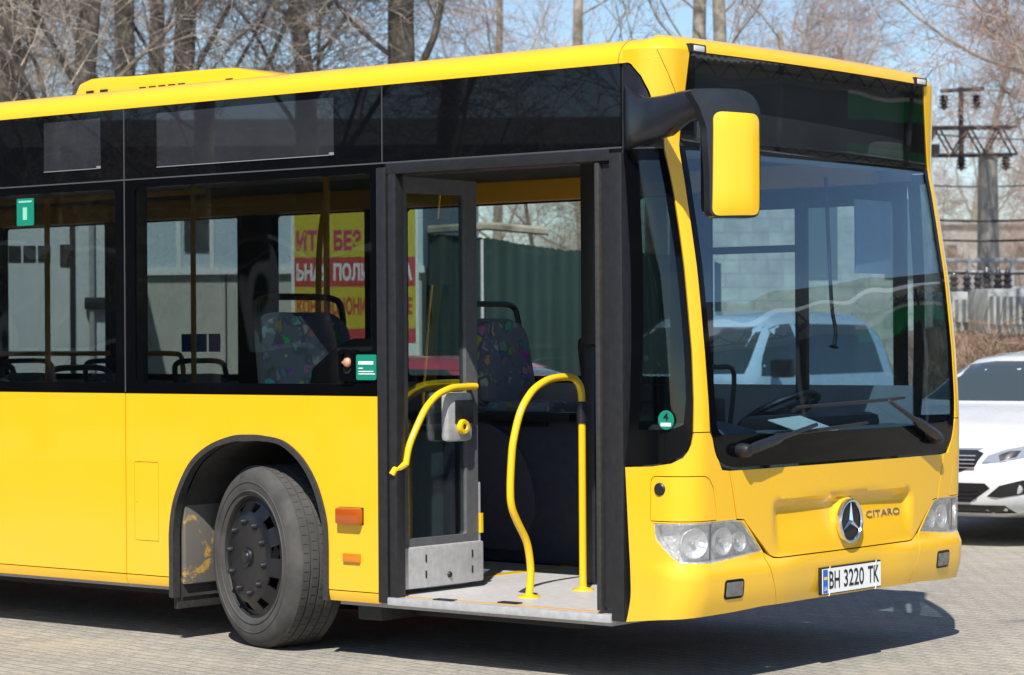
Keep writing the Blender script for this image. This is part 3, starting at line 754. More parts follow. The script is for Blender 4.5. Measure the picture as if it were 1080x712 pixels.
# front leaf, folded in
xf = -.505
leaf2 = empty('door_leaf', (xf, .06, .35)); leaf2.parent = bus; leaf2.matrix_parent_inverse = mroot(bus).inverted()
fm2 = lambda y, z, o=0: (xf+.02-o, y, z)
sheet('leaf_frame', rect(.02, .660, .35, 2.40, .01), fm2, M['alu_dark'], leaf2, holes=[rect(.085, .600, .60, 2.325, .02)], step=.3, thick=.045, grid=False)
sheet('glass', rect(.075, .610, .59, 2.335), fm2, M['door_glass'], leaf2, step=.3, thick=.005, off=.02, grid=False)
bb = MB(); bb.box(xf-.055, xf-.028, .00, .05, .34, 2.40); bb.build('edge_seal', M['rubber'], leaf2, bevel=.006)
bb = MB(); bb.tube(smooth_path([(xf-.07, .56, 1.22), (xf-.075, .56, 1.10), (xf-.07, .56, .98)]), .016, 8); bb.build('leaf_handrail', M['yellow_rail'], leaf2)
# divider rail in the doorway
xd = -1.28
dr = smooth_path([(xd, .400, .325), (xd, .415, .42), (xd, .412, .50), (xd, .385, .60), (xd, .315, .70), (xd, .272, .775), (xd, .262, .86), (xd, .272, 1.0), (xd, .290, 1.10), (xd, .345, 1.235), (xd, .430, 1.328), (xd, .52, 1.374), (xd, .60, 1.394), (xd, .70, 1.400), (xd, .775, 1.392), (xd, .822, 1.350), (xd, .838, 1.28), (xd, .838, 1.1), (xd, .838, .7), (xd, .838, .325)])
bb = MB(); bb.tube(dr, .0190, 14); hr = P('divider_rail', bb, M['yellow_rail'])
bb = MB()
for y in (.400, .838): bb.lathe([(.018, .018), (.03, .012), (.055, .009), (.057, 0)], Matrix.Translation((xd, y, .325)), 24)
bb.build('rail_foot', M['yellow_rail'], hr, each=True)
bb = MB(); bb.lathe([(.021, -.055), (.027, -.05), (.027, .05), (.021, .055)], Matrix.Translation((xd, .838, 1.22)), 16); bb.build('rail_clamp', M['dark_plastic'], hr)

# ---- interior
def fabric():
    mm = mat('seat_fabric', (.1, .1, .14), .9); n, l, b = nodes(mm); tc = n.new("ShaderNodeTexCoord")
    nz = noise(mm, 7, 2, .5); ad = n.new("ShaderNodeVectorMath"); ad.operation = 'MULTIPLY_ADD'; l.new(nz.outputs[1], ad.inputs[0]); ad.inputs[1].default_value = (.10,)*3; l.new(tc.outputs['Object'], ad.inputs[2])
    v = n.new("ShaderNodeTexVoronoi"); v.inputs['Scale'].default_value = 14; l.new(ad.outputs[0], v.inputs['Vector'])
    hsv = n.new("ShaderNodeHueSaturation"); hsv.inputs['Saturation'].default_value = .95; hsv.inputs['Value'].default_value = .6; l.new(v.outputs['Color'], hsv.inputs['Color'])
    v2 = n.new("ShaderNodeTexVoronoi"); v2.feature = 'DISTANCE_TO_EDGE'; v2.inputs['Scale'].default_value = 14; l.new(ad.outputs[0], v2.inputs['Vector'])
    r = ramp(mm, v2.outputs[0], [(.10, (1, 1, 1)), (.16, (0, 0, 0))])
    nz2 = noise(mm, 9, 3, .6); r2 = ramp(mm, nz2.outputs[0], [(.47, (0, 0, 0)), (.52, (1, 1, 1))])
    c = mixc(mm, r.outputs[0], hsv.outputs[0], (.13, .15, .22)); c = mixc(mm, r2.outputs[0], c, (.18, .205, .27)); l.new(c, b.inputs['Base Color'])
    return mm
M['fabric'] = fabric()
def seat(x, y, z, rz=0, h=.60, wv=.23):
    """passenger seat: cushion at z, facing +X before turning"""
    root = empty('passenger_seat', (x, y, z), rz); root.parent = bus; root.matrix_parent_inverse = mroot(bus).inverted()
    T = mroot(root)
    back = rounded([(-wv, .0, .05), (wv, .0, .05), (wv*.95, h, .12), (-wv*.95, h, .12)])
    tilt = lambda a, c, o=0: tuple(T @ Vector((-.20-.18*c-o*.98, a, .06+c)))
    bs = sheet('backrest', back, lambda a, c, o=0: tilt(a, c, o+.05*(a/wv)**2*-1*0), M['fabric'], root, step=.08, thick=.05)
    sheet('backrest_shell', grow(back, .022), tilt, mat('seat_shell', (.16, .18, .19), .5) if 'shellm' not in M else M['shellm'], root, step=.08, thick=.03, off=.052)
    bb = MB(); hp = smooth_path([tilt(-wv*.95, h*.72, .06), tilt(-wv*.98, h+.03, .06), tilt(-wv*.80, h+.095, .06), tilt(0, h+.105, .06), tilt(wv*.80, h+.095, .06), tilt(wv*.98, h+.03, .06), tilt(wv*.95, h*.72, .06)], 5)
    bb.tube(hp, .018, 8); bb.build('grab_handle', M['dark_plastic'], root)
    bb = MB(); bb.box(-.22, .24, -wv, wv, -.02, .07, M=T); bb.build('cushion', M['fabric'], root, bevel=.03)
    bb = MB(); bb.box(-.20, .20, -wv*.9, wv*.9, -.07, -.025, M=T); bb.build('seat_base', M['dark_plastic'], root, bevel=.01)
    return root
M['shellm'] = mat('seat_shell', (.16, .18, .19), .5)
# wheel boxes
bb = MB(); bb.prism([(.06, 1.115), (.06, 1.145), (.84, 1.145), (.84, .326), (.805, .326), (.805, 1.115)], Matrix(((0, 0, 1, 0), (1, 0, 0, 0), (0, 1, 0, 0), (0, 0, 0, 1))), -3.45, -2.12); P('right_wheel_box', bb, M['navy'], bevel=.006)
for x0 in (-3.45, -2.20):
    bb = MB(); bb.box(x0, x0+.03, .06, .80, .326, 1.112); P('wheel_box_end', bb, M['dash'])
bb = MB(); bb.box(-3.55, -2.05, 1.84, 2.50, .326, 1.17); lw = P('left_wheel_box', bb, M['navy'], bevel=.03)
bb = MB(); arcp = [(-2.62, .34), (-2.50, .34)] + [(-2.50+.36*math.sin(R(a))*0+.0, .34) for a in ()]
arcp = [(-3.5, .40), (-2.46, .40)] + [(-2.78+.42*math.cos(R(a)), .62+.50*math.sin(R(a))) for a in range(0, 91, 9)] + [(-3.5, 1.12)]
bb.prism(arcp, Matrix(((1, 0, 0, 0), (0, 0, 1, 0), (0, 1, 0, 0), (0, 0, 0, 1))), 1.815, 1.838); bb.build('wheel_box_panel', noisy('grey_trim', (.075, .077, .10), (.095, .097, .12), 20, .5, .1, .001), lw)
bb = MB(); bb.box(-2.72, -2.06, 1.74, 1.84, 1.13, 1.185); bb.build('ledge', M['dark_plastic'], lw, bevel=.015)
bb = MB(); bb.box(-2.0, -1.96, 1.88, 2.50, .326, 1.32); cb = P('cab_partition', bb, M['navy'], bevel=.01)
bb = MB(); bb.box(-1.47, -1.38, 1.08, 1.12, 1.56, 2.60); cpst = P('cab_post', bb, M['black'], bevel=.01)
bb = MB(); bb.box(-1.46, -1.39, 1.085, 1.115, .326, 1.555); bb.build('lower_post', M['alu_dark'], cpst, bevel=.01)
s2 = seat(-2.60, .46, 1.16, R(-12), .50, .28)
s3 = seat(-2.48, 2.02, 1.17, 0, .46)
for x in (-4.15, -5.0, -5.85, -6.7, -7.55):
    for y in (.36, 2.12): seat(x, y, .80 if x < -4.5 else .78, 0, .50)
# poles and rails
def pole(pts, r=.017): 
    bb = MB(); bb.tube(smooth_path(pts, 4) if len(pts) > 2 else pts, r, 10); return P('grab_pole', bb, M['beam'])
pole([(-5.03, 1.75, .33), (-5.03, 1.75, 2.6)]); pole([(-3.09, .90, .33), (-3.09, .90, 2.6)]); pole([(-3.25, 1.0, 1.6), (-3.22, .98, 2.1), (-3.10, .92, 2.42)])
pole([(-11, .75, 2.44), (-3.9, .75, 2.44)]); pole([(-11, 1.80, 2.44), (-4.2, 1.80, 2.44)])
pole([(-9.0, 2.3, 1.512), (-7.0, 2.3, 1.512), (-6.43, 2.3, 1.512)]); pole([(-6.2, 2.3, 1.51), (-5.82, 2.3, 1.51), (-5.72, 2.3, 1.48), (-5.70, 2.3, 1.30)])
pole([(-5.3, .80, .33), (-5.3, .80, 2.6)]); pole([(-6.9, 1.7, .33), (-6.9, 1.7, 2.6)])
def strap(x, y):
    bb = MB(); bb.tube([(x, y, 2.44), (x, y, 2.27)], .005, 6)
    bb.tube([(x+.026*math.sin(2*math.pi*i/14)*(1 if i < 99 else 1), y, 2.21+.06*math.cos(2*math.pi*i/14)) for i in range(15)], .006, 6, cap=False); P('strap_handle', bb, M['black'])
# driver's place
bb = MB(); 
dsh = [(.16, .75), (2.40, .75), (2.40, 1.10), (.16, 1.10)]
prf = [(-.30, .62), (-.10, .70), (-.09, 1.10), (-.16, 1.125), (-.42, 1.135), (-.56, 1.06), (-.60, .62)]
bb.prism(prf, Matrix(((1, 0, 0, 0), (0, 0, 1, 0), (0, 1, 0, 0), (0, 0, 0, 1))), .72, 2.44)
bb2 = MB(); bb2.prism([(-.40, .40), (-.10, .42), (-.09, 1.10), (-.15, 1.16), (-.36, 1.20), (-.42, 1.10)], Matrix(((1, 0, 0, 0), (0, 0, 1, 0), (0, 1, 0, 0), (0, 0, 0, 1))), .14, .715)
dash = P('dashboard', bb, M['dash'], bevel=.03); bb2.build('dashboard_side', M['dash'], dash, bevel=.03)
bb = MB(); bb.box(-.60, -.36, 1.22, 2.22, 1.10, 1.20); bb.build('instrument_hood', M['black'], dash, bevel=.05)
Mx = Matrix.Translation((-.72, 1.78, 1.20)) @ Matrix.Rotation(R(-28), 4, 'Y')
bb = MB(); bb.tube([Mx @ Vector((.225*math.cos(2*math.pi*i/32), .225*math.sin(2*math.pi*i/32), 0)) for i in range(33)], .016, 8, cap=False)
sw = P('steering_wheel', bb, M['black'])
bb = MB(); bb.lathe([(.001, .01), (.06, .005), (.07, -.02), (.03, -.10)], Mx, 16)
for a in (20, 160, 270): bb.tube([Mx @ Vector((.05*math.cos(R(a)), .05*math.sin(R(a)), 0)), Mx @ Vector((.222*math.cos(R(a)), .222*math.sin(R(a)), 0))], .013, 6)
bb.build('wheel_hub', M['black'], sw)
ds = empty('driver_seat', (-1.45, 1.80, .33)); ds.parent = bus; ds.matrix_parent_inverse = mroot(bus).inverted()
bb = MB(); bb.box(-1.70, -1.20, 1.56, 2.04, .80, .92); bb.build('cushion', M['black'], ds, bevel=.04)
bb = MB(); bb.box(-1.80, -1.68, 1.57, 2.03, .90, 1.62, M=Matrix.Translation((-1.74, 1.8, .9)) @ Matrix.Rotation(R(-8), 4, 'Y') @ Matrix.Translation((1.74, -1.8, -.9))); bb.build('backrest', M['black'], ds, bevel=.06)
bb = MB(); bb.box(-1.92, -1.82, 1.66, 1.94, 1.62, 1.86); bb.build('headrest', M['black'], ds, bevel=.05)
bb = MB(); bb.box(-1.68, -1.25, 1.6, 2.0, .33, .79); bb.build('seat_pedestal', M['dark_plastic'], ds, bevel=.03)
bb = MB(); bb.box(-.66, -.50, .86, .98, 1.14, 1.30, M=Matrix.Translation((0, 0, 0))); tm = P('ticket_machine', bb, M['black'], bevel=.02)
bb = MB(); bb.tube(smooth_path([(-.35, .62, 1.16), (-.36, .60, 1.42), (-.36, .72, 1.45), (-.36, .84, 1.42), (-.40, .86, 1.16)], 4), .012, 6); P('cab_rail', bb, M['black'])
bb = MB(); bb.box(-1.375, -.50, 1.10, 1.13, .326, 1.10); P('cab_door', bb, M['navy'], bevel=.008)
bb = MB(); bb.box(-.44, -.24, .30, 2.25, 2.46, 2.60); P('front_header', bb, M['interior'], bevel=.02)
bb = MB(); bb.tube(smooth_path([(-.33, 1.63, 2.40), (-.31, 1.62, 2.1), (-.28, 1.60, 1.75), (-.27, 1.62, 1.62), (-.27, 1.60, 1.54)], 4), [.010]*16+[.028], 8); P('cab_cable', bb, M['black'])
bb = MB(); bb.box(-.32, -.10, 1.02, 1.36, 1.137, 1.141, M=Matrix.Translation((-.2, 1.2, 1.14)) @ Matrix.Rotation(R(18), 4, 'Y') @ Matrix.Rotation(R(6), 4, 'Z') @ Matrix.Translation((.21, -1.2, -1.115))); P('route_sheet', bb, M['paper'], smooth=0)
bb = MB(); bb.box(-.36, -.345, 1.95, 2.30, 1.92, 2.30); P('sun_visor', bb, M['interior'], bevel=.005)

# ---- wipers
def wiper(piv, elbow, tip0, tip1):
    q = lambda u, z, o: Vector(fmap(u, z, o, False))
    bb = MB(); p = q(*piv, -.045); e = q(*elbow, -.05)
    bb.lathe([(.001, .05), (.026, .047), (.032, .03), (.034, .0), (.03, -.03)], Matrix.Translation(q(*piv, -.012)) @ Matrix.Rotation(R(90), 4, 'Y'), 20)
    bb.tube([p, p.lerp(e, .12), p.lerp(e, .42), p.lerp(e, .5), e], [.020, .027, .024, .013, .010], 8)
    wo = P('wiper', bb, M['dark_plastic'])
    bb = MB(); a = q(*tip0, -.022); c = q(*tip1, -.022); mid = a.lerp(c, .5)+Vector((.014, 0, .004))
    pts = [fmap(tip0[0]+(tip1[0]-tip0[0])*i/10, tip0[1]+(tip1[1]-tip0[1])*i/10, -.012, False) for i in range(11)]
    bb.tube(pts, .0075, 6)
    pts = [Vector(fmap(tip0[0]+(tip1[0]-tip0[0])*i/10, tip0[1]+(tip1[1]-tip0[1])*i/10, -.022-.018*math.sin(math.pi*i/10), False)) for i in range(1, 10)]
    bb.tube(pts, .008, 6)
    bb.build('wiper_blade', M['black'], wo)
wiper((.365, 1.075), (.905, 1.178), (.62, 1.135), (1.42, 1.172))
wiper((2.115, 1.075), (1.575, 1.275), (.80, 1.262), (1.80, 1.285))

# ---- mirror on its arm
mr = empty('wing_mirror', (-.28, -.01, 2.58)); mr.parent = bus; mr.matrix_parent_inverse = mroot(bus).inverted()
def loft(name, secs, mt, parent, smooth=60):
    """secs: list of (centre, side vector, up vector, half side, half up, power)"""
    bm = bmesh.new(); rg = []
    for c, sv, uv, a, h in secs:
        ring = []
        for k in range(20):
            t = 2*math.pi*k/20; cx = math.copysign(abs(math.cos(t))**.6, math.cos(t)); cy = math.copysign(abs(math.sin(t))**.6, math.sin(t))
            ring.append(bm.verts.new(Vector(c)+Vector(sv)*a*cx+Vector(uv)*h*cy))
        rg.append(ring)
    for a, c in zip(rg, rg[1:]):
        for k in range(20): bm.faces.new((a[k], a[(k+1) % 20], c[(k+1) % 20], c[k]))
    bm.faces.new(rg[0]); bm.faces.new(rg[-1])
    return from_bm(name, bm, mt, parent, smooth)
Z = (0, 0, 1)
loft('mirror_arm', [((-.385, .01, 2.600), (0, 1, 0), Z, .015, .155), ((-.34, -.01, 2.585), (0, 1, 0), Z, .04, .135), ((-.26, -.04, 2.570), (.2, 1, 0), Z, .055, .108), ((-.16, -.07, 2.575), (.2, 1, 0), Z, .055, .097), ((-.07, -.09, 2.582), (.15, 1, 0), Z, .055, .092), ((.03, -.11, 2.612), (.1, 1, 0), Z, .055, .070), ((.12, -.125, 2.622), (0, 1, 0), Z, .060, .060), ((.20, -.135, 2.612), (0, 1, 0), Z, .062, .062)], M['mirror_plastic'], mr)
# head: dark housing facing back, yellow cover facing forward
hd = Vector((.285, -.140, 2.345)); fy = R(-35)
f_ = Vector((math.cos(fy), math.sin(fy), 0)); s_ = Vector((-math.sin(fy), math.cos(fy), 0))
def hmap2(a, z, o=0):
    rr = .055*(1-min(1, (abs(a)/.135)**3))*(1-min(1, (abs(z)/.27)**6)*.8)
    return tuple(hd + s_*a + Vector((0, 0, z)) + f_*(.045+rr-o))
cov = rounded([(-.106, -.228, .035), (.110, -.224, .035), (.112, .212, .04), (-.100, .222, .04)])
sheet('mirror_cover', cov, hmap2, M['yellow'], mr, step=.02, thick=.008)
ho = rounded([(-.112, -.236, .04), (.118, -.236, .05), (.130, .318, .14), (-.19, .322, .02), (-.150, .24), (-.124, .15), (-.114, -.05)])
sheet('mirror_housing', ho, lambda a, z, o=0: tuple(hd + s_*a + Vector((0, 0, z)) + f_*(.075*(1-min(1, (abs(a)/.2)**2.5))-o)), M['mirror_plastic'], mr, step=.03, thick=.075, off=.0)
sheet('mirror_glass', rect(-.105, .105, -.21, .22, .03), lambda a, z, o=0: tuple(hd + s_*a + Vector((0, 0, z)) - f_*(.080-o)), M['chrome'], mr, step=.1, thick=.004, off=0)

# ---- badge, lettering, number plate, stickers
bc = Vector(fmap(1.275, .70, -.004)); Mb = Matrix.Translation(bc) @ Matrix.Rotation(R(90), 4, 'Z') @ Matrix.Rotation(R(90), 4, 'X')
bb = MB(); bb.lathe([(.001, .006), (.096, .006), (.098, .0)], Mb, 48); bd = P('front_badge', bb, M['black'])
bb = MB(); bb.lathe([(.090, .010), (.094, .018), (.101, .020), (.107, .014), (.108, -.004), (.09, -.004)], Mb, 56); bb.build('badge_ring', M['chrome'], bd)
bb = MB()
for a in (90, 210, 330):
    d = Vector((math.cos(R(a)), math.sin(R(a)))); e_ = Vector((-d.y, d.x)); p = [d*.096, e_*.0125-d*.006, -e_*.0125-d*.006]
    v = [Mb @ Vector((q.x, q.y, .008)) for q in p] + [Mb @ Vector((0, 0, .024))] + [Mb @ Vector((p[0].x, p[0].y, .012))]
    bb.add(v, [(4, 1, 3), (4, 3, 2), (0, 1, 4), (0, 4, 2), (1, 2, 3)])
bb.build('badge_star', M['chrome'], bd, smooth=0)
def lettering(name, s, h, w, place, mt, parent, thick=.004, bold=0):
    V, F = text_mesh(s, h, w, bold); bm = bmesh.new()
    vs = [bm.verts.new(place(a, c, thick)) for a, c in V]
    for f in F:
        try: bm.faces.new([vs[i] for i in f])
        except ValueError: pass
    if thick > .001:
        r = bmesh.ops.extrude_face_region(bm, geom=bm.faces[:]); nv = [g for g in r['geom'] if isinstance(g, bmesh.types.BMVert)]
        d = Vector(place(0, 0, 0))-Vector(place(0, 0, thick))
        for v in nv: v.co += d
    return from_bm(name, bm, mt, parent, 0)
lettering('model_lettering', 'CITARO', .032, .335, lambda a, c, t: (Vector(fmap(1.478+a, .703+c, -.001)).x+t, 1.478+a, .703+c), mat('dark_chrome', (.40, .40, .41), .3, .8), bus, .004, -.006)
# number plate
npx = fmap(1.275, .42, -.008)[0]; py0, py1, pz0, pz1 = 1.012, 1.548, .366, .484
bb = MB(); bb.box(npx-.006, npx+.012, py0-.007, py1+.007, pz0-.006, pz1+.008); npl = P('number_plate', bb, M['dark_plastic'], bevel=.004)
bb = MB(); bb.box(npx+.0125, npx+.0155, py0, py1, pz0, pz1); bb.build('plate_face', M['white'], npl, smooth=0)
bb = MB(); bb.box(npx+.0160, npx+.0166, py0+.003, py0+.045, pz0+.003, pz1-.003); bb.build('blue_band', M['blue'], npl, smooth=0)
yp = npx+.0172
lettering('plate_letters', 'BH', .083, .095, lambda a, c, t: (yp, py0+.058+a, pz0+.021+c), M['black_mark'], npl, .0005, .012)
lettering('plate_digits', '3220', .083, .185, lambda a, c, t: (yp, py0+.190+a, pz0+.021+c), M['black_mark'], npl, .0005, .012)
lettering('plate_suffix', 'TK', .083, .105, lambda a, c, t: (yp, py0+.412+a, pz0+.021+c), M['black_mark'], npl, .0005, .012)
lettering('country_code', 'UA', .020, .030, lambda a, c, t: (yp, py0+.010+a, pz0+.014+c), M['white'], npl, .0005, .01)
bb = MB(); bb.box(yp-.0003, yp+.0002, py0+.010, py0+.039, pz0+.066, pz0+.080); bb.build('flag_mark', mat('flag_yellow', (.8, .6, .02), .4), npl, smooth=0)
bb = MB()
for y in (py0+.055, py1-.055): bb.tube([(yp+.002, y, pz0+.012), (yp+.004, y-.003, pz0-.004), (yp+.002, y-.008, pz0-.012)], .0025, 5); bb.tube([(yp+.002, y, pz1-.012), (yp+.004, y+.004, pz1+.012)], .0025, 5)
bb.build('cable_tie', M['white_plastic'], npl, each=True)
# round green sticker 4 in the corner window
sx, sy, sz = fmap(-.068, 1.222, -.001)
bb = MB(); bb.lathe([(.001, .002), (.043, .0018), (.044, 0)], Matrix.Translation((sx, sy, sz)) @ Matrix.Rotation(R(90), 4, 'X'), 32); st = P('round_sticker', bb, M['green'])
lettering('sticker_digit', '4', .038, .028, lambda a, c, t: (sx-.014+a, sy-.0035, sz-.004+c), M['black_mark'], st, .0004, .01)
bb = MB(); bb.box(sx-.028, sx+.028, sy-.0030, sy-.0022, sz-.028, sz-.012); bb.build('sticker_text', M['white'], st, smooth=0, each=True)
# green sticker beside the door
bb = MB(); bb.prism(rect(-2.046, -1.913, 1.393, 1.519, .012), Matrix(((1, 0, 0, 0), (0, 0, 1, 0), (0, 1, 0, 0), (0, 0, 0, 1))), -.004, .002); st = P('door_sticker', bb, M['green'], smooth=0)
bb = MB(); bb.box(-2.030, -1.93, -.0055, -.0042, 1.470, 1.486)
for k, z in enumerate((1.452, 1.436, 1.424)): bb.box(-2.030, -2.0+.03*(k % 2)+.04*k, -.0055, -.0042, z-.003, z+.002)
bb.build('sticker_text', M['white'], st, smooth=0, each=True)
bb = MB(); bb.prism(rect(-4.618, -4.475, 2.243, 2.395, .01), Matrix(((1, 0, 0, 0), (0, 0, 1, 0), (0, 1, 0, 0), (0, 0, 0, 1))), -.003, .0015); st = P('window_sticker', bb, M['green'], smooth=0)
bb = MB(); bb.box(-4.60, -4.49, -.0045, -.0032, 2.372, 2.382); bb.box(-4.565, -4.53, -.0045, -.0032, 2.275, 2.345); bb.build('sticker_text', mat('pale_green', (.25, .6, .45), .4), st, smooth=0, each=True)
# emergency valve
ev = sheet('emergency_valve', rect(-2.155, -2.055, 1.385, 1.545, .03), smap, M['black_glass'], bus, holes=[rect(-2.138, -2.070, 1.425, 1.525, .03)], step=.05, thick=.03, off=-.016)
bb = MB(); bb.prism(rect(-2.14, -2.066, 1.42, 1.528), Matrix(((1, 0, 0, 0), (0, 0, 1, 0), (0, 1, 0, 0), (0, 0, 0, 1))), .0015, .006); bb.build('valve_recess', M['gap'], ev, smooth=0)
bb = MB(); bb.lathe([(.001, .024), (.014, .021), (.023, .012), (.025, .002), (.020, -.004), (.012, -.008)], Matrix.Translation((-2.103, -.002, 1.480)) @ Matrix.Rotation(R(90), 4, 'X'), 20)
bb.box(-2.135, -2.10, -.012, -.002, 1.475, 1.487); bb.build('valve_knob', M['copper'], ev)
# pictogram stickers on the far window
bb = MB()
for x in (-5.95, -5.82, -5.69): bb.box(x, x+.11, 2.519, 2.522, 1.52, 1.64)
P('pictogram_sticker', bb, M['blue'], smooth=0, each=True)
# black console panel on the inside of the glass by the door
cons = [(-2.40, 1.372), (-1.94, 1.372), (-1.94, 1.60), (-2.10, 1.60), (-2.20, 1.57), (-2.38, 1.45)]
bb = MB(); bb.prism(cons, Matrix(((1, 0, 0, 0), (0, 0, 1, 0), (0, 1, 0, 0), (0, 0, 0, 1))), .03, .12); P('door_console', bb, M['black'], bevel=.01)
#@@SURROUNDINGS
# ================================================================== SURROUNDINGS
def frame_at(u, D, turn=0):
    """matrix at ground point: local x to picture right, y away from the camera, z up, turned about z"""
    p = at(u, D); a = math.atan2(cR0.y, cR0.x)+turn
    return Matrix.Translation(p) @ Matrix.Rotation(a, 4, 'Z')
def thing(name, Mx, **k):
    o = empty(name, Mx.translation, Mx.to_euler().z, **k); return o
# ---- cars
def catm(T, x):
    """smooth table lookup"""
    xs = [t[0] for t in T]
    if x >= xs[0]: return T[0][1:]
    if x <= xs[-1]: return T[-1][1:]
    for i in range(len(T)-1):
        if xs[i] >= x >= xs[i+1]:
            p = [Vector(T[min(max(j, 0), len(T)-1)][1:6]) if False else T[min(max(j, 0), len(T)-1)][1:] for j in (i-1, i, i+1, i+2)]
            t = (x-xs[i])/(xs[i+1]-xs[i])
            return tuple(p[1][q]+(p[2][q]-p[1][q])*t for q in range(len(p[0])))
def car(name, origin, heading, T, colr, sill, parts, label, group=None, wheels=((-.85, .31), (-3.45, .31)), wb=.78):
    """T rows: x, half width, z bottom, z belt, z top, half width at top; +x forward, y left"""
    Mx = Matrix.Translation(origin) @ Matrix.Rotation(heading, 4, 'Z')
    root = thing(name, Mx, label=label, cat='car', group=group)
    bm = bmesh.new(); rg = []
    N = 44; x0 = T[0][0]; x1 = T[-1][0]
    xs = sorted(set([t[0] for t in T] + [x0+(x1-x0)*i/N for i in range(N+1)]), reverse=True)
    for x in xs:
        w_, zb, zl, zt, wt = catm(T, x)
        half = [(0, zb), (w_*.80, zb), (w_*.94, zb+.05), (w_*.985, zb+.16), (w_, zb+(zl-zb)*.55), (w_*.985, zl-.05), (w_*.95, zl), ((w_*.95+wt)/2+.02, (zl+zt)/2), (wt, zt-.05*min(1, (zt-zl)/.2)), (wt*.86, zt-.008), (wt*.5, zt+.012), (0, zt+.018)]
        ring = half + [(-a, c) for a, c in half[-2:0:-1]]
        rg.append([bm.verts.new(Mx @ Vector((x, a, c))) for a, c in ring])
    n = len(rg[0])
    for a, c in zip(rg, rg[1:]):
        for k in range(n): bm.faces.new((a[k], a[(k+1) % n], c[(k+1) % n], c[k]))
    bm.faces.new(rg[0]); bm.faces.new(rg[-1])
    bmesh.ops.recalc_face_normals(bm, faces=bm.faces)
    for _ in range(2): bmesh.ops.smooth_vert(bm, verts=bm.verts, factor=.35, use_axis_x=True, use_axis_y=True, use_axis_z=True)
    bvh = BVHTree.FromBMesh(bm)
    body = from_bm('body', bm, colr, root, 50)
    def patch(nm, poly, axis, mt, off=.006, par=None, step=.07, mir=False):
        """axis 'y': poly in (x,z) cast from +y; 'x': poly in (y,z) cast from +x; 'w': poly in (y,z) cast along a slope"""
        def mf(a, c, o=0):
            if axis == 'y': s_, d_ = Vector((a, 3 if not mir else -3, c)), Vector((0, -1 if not mir else 1, 0))
            elif axis == 'x': s_, d_ = Vector((3, a, c)), Vector((-1, 0, 0))
            else: s_, d_ = Vector((-6.5, a, c)), Vector((1, 0, 0))
            S = Mx @ s_; Dv = Mx.to_3x3() @ d_
            h, nn, *_ = bvh.ray_cast(S, Dv)
            if h is None: h = S+Dv*3; nn = -Dv
            return tuple(h - Dv*(off-o))
        return sheet(nm, poly, mf, mt, par or root, step=step, thick=.012, off=0)
    parts(patch, root, Mx, body)
    for wx, wr in wheels:
        for sd in (-1, 1):
            wr_ = empty('wheel', Mx @ Vector((wx, sd*wb, wr)), heading); wr_.parent = root; wr_.matrix_parent_inverse = mroot(root).inverted()
            W_ = Mx @ Matrix.Translation((wx, sd*(wb+.075), wr)) @ Matrix.Rotation(R(-90*sd), 4, 'X')
            bb = MB(); bb.lathe([(wr*.62, -.02), (wr*.72, .008), (wr*.93, .0), (wr, -.03), (wr, -.17), (wr*.6, -.18)], W_, 40); bb.build('tyre', M['rubber'], wr_)
            bb = MB(); bb.lathe([(.001, -.01), (wr*.2, -.01), (wr*.62, -.015), (wr*.64, -.03)], W_, 30)
            for k in range(5): pass
            bb.build('rim', M['alu'], wr_)
            bb = MB(); bb.lathe([(wr*1.02, .006), (wr*1.16, .010), (wr*1.18, .0), (wr*1.18, -.1), (wr*1.02, -.1)], W_, 40); bb.build('arch_lip', M['rubber'], wr_)
    return root
carglass = mat('car_glass', (.045, .058, .058), .03, spec=1.0)
chromed = mat('car_lamp', (.55, .56, .58), .12, .6, coat=.8)
blackp = mat('car_black', (.012, .012, .013), .35)
white_paint = paint('white_paint', (.66, .67, .68), (.5, .48, .42), .10, .25, .8)
silver_paint = paint('silver_paint', (.46, .58, .66), (.4, .4, .38), .05, .25, .8)
red_paint = paint('red_paint', (.42, .06, .09), (.4, .3, .28), .08, .3, .8)
TH = [(0, .60, .36, .60, .64, .50), (-.05, .70, .27, .68, .73, .60), (-.20, .80, .22, .76, .82, .68), (-.5, .87, .20, .84, .91, .72), (-.9, .90, .19, .90, .99, .72), (-1.2, .90, .19, .94, 1.04, .70), (-1.3, .90, .19, .95, 1.08, .68), (-1.75, .90, .19, .96, 1.30, .63), (-2.05, .90, .19, .97, 1.41, .60), (-2.5, .90, .19, .97, 1.455, .60), (-3.1, .90, .19, .97, 1.45, .59), (-3.6, .89, .20, .98, 1.38, .57), (-4.0, .86, .24, .98, 1.14, .60), (-4.22, .80, .30, .90, .96, .62), (-4.28, .72, .40, .70, .76, .5)]
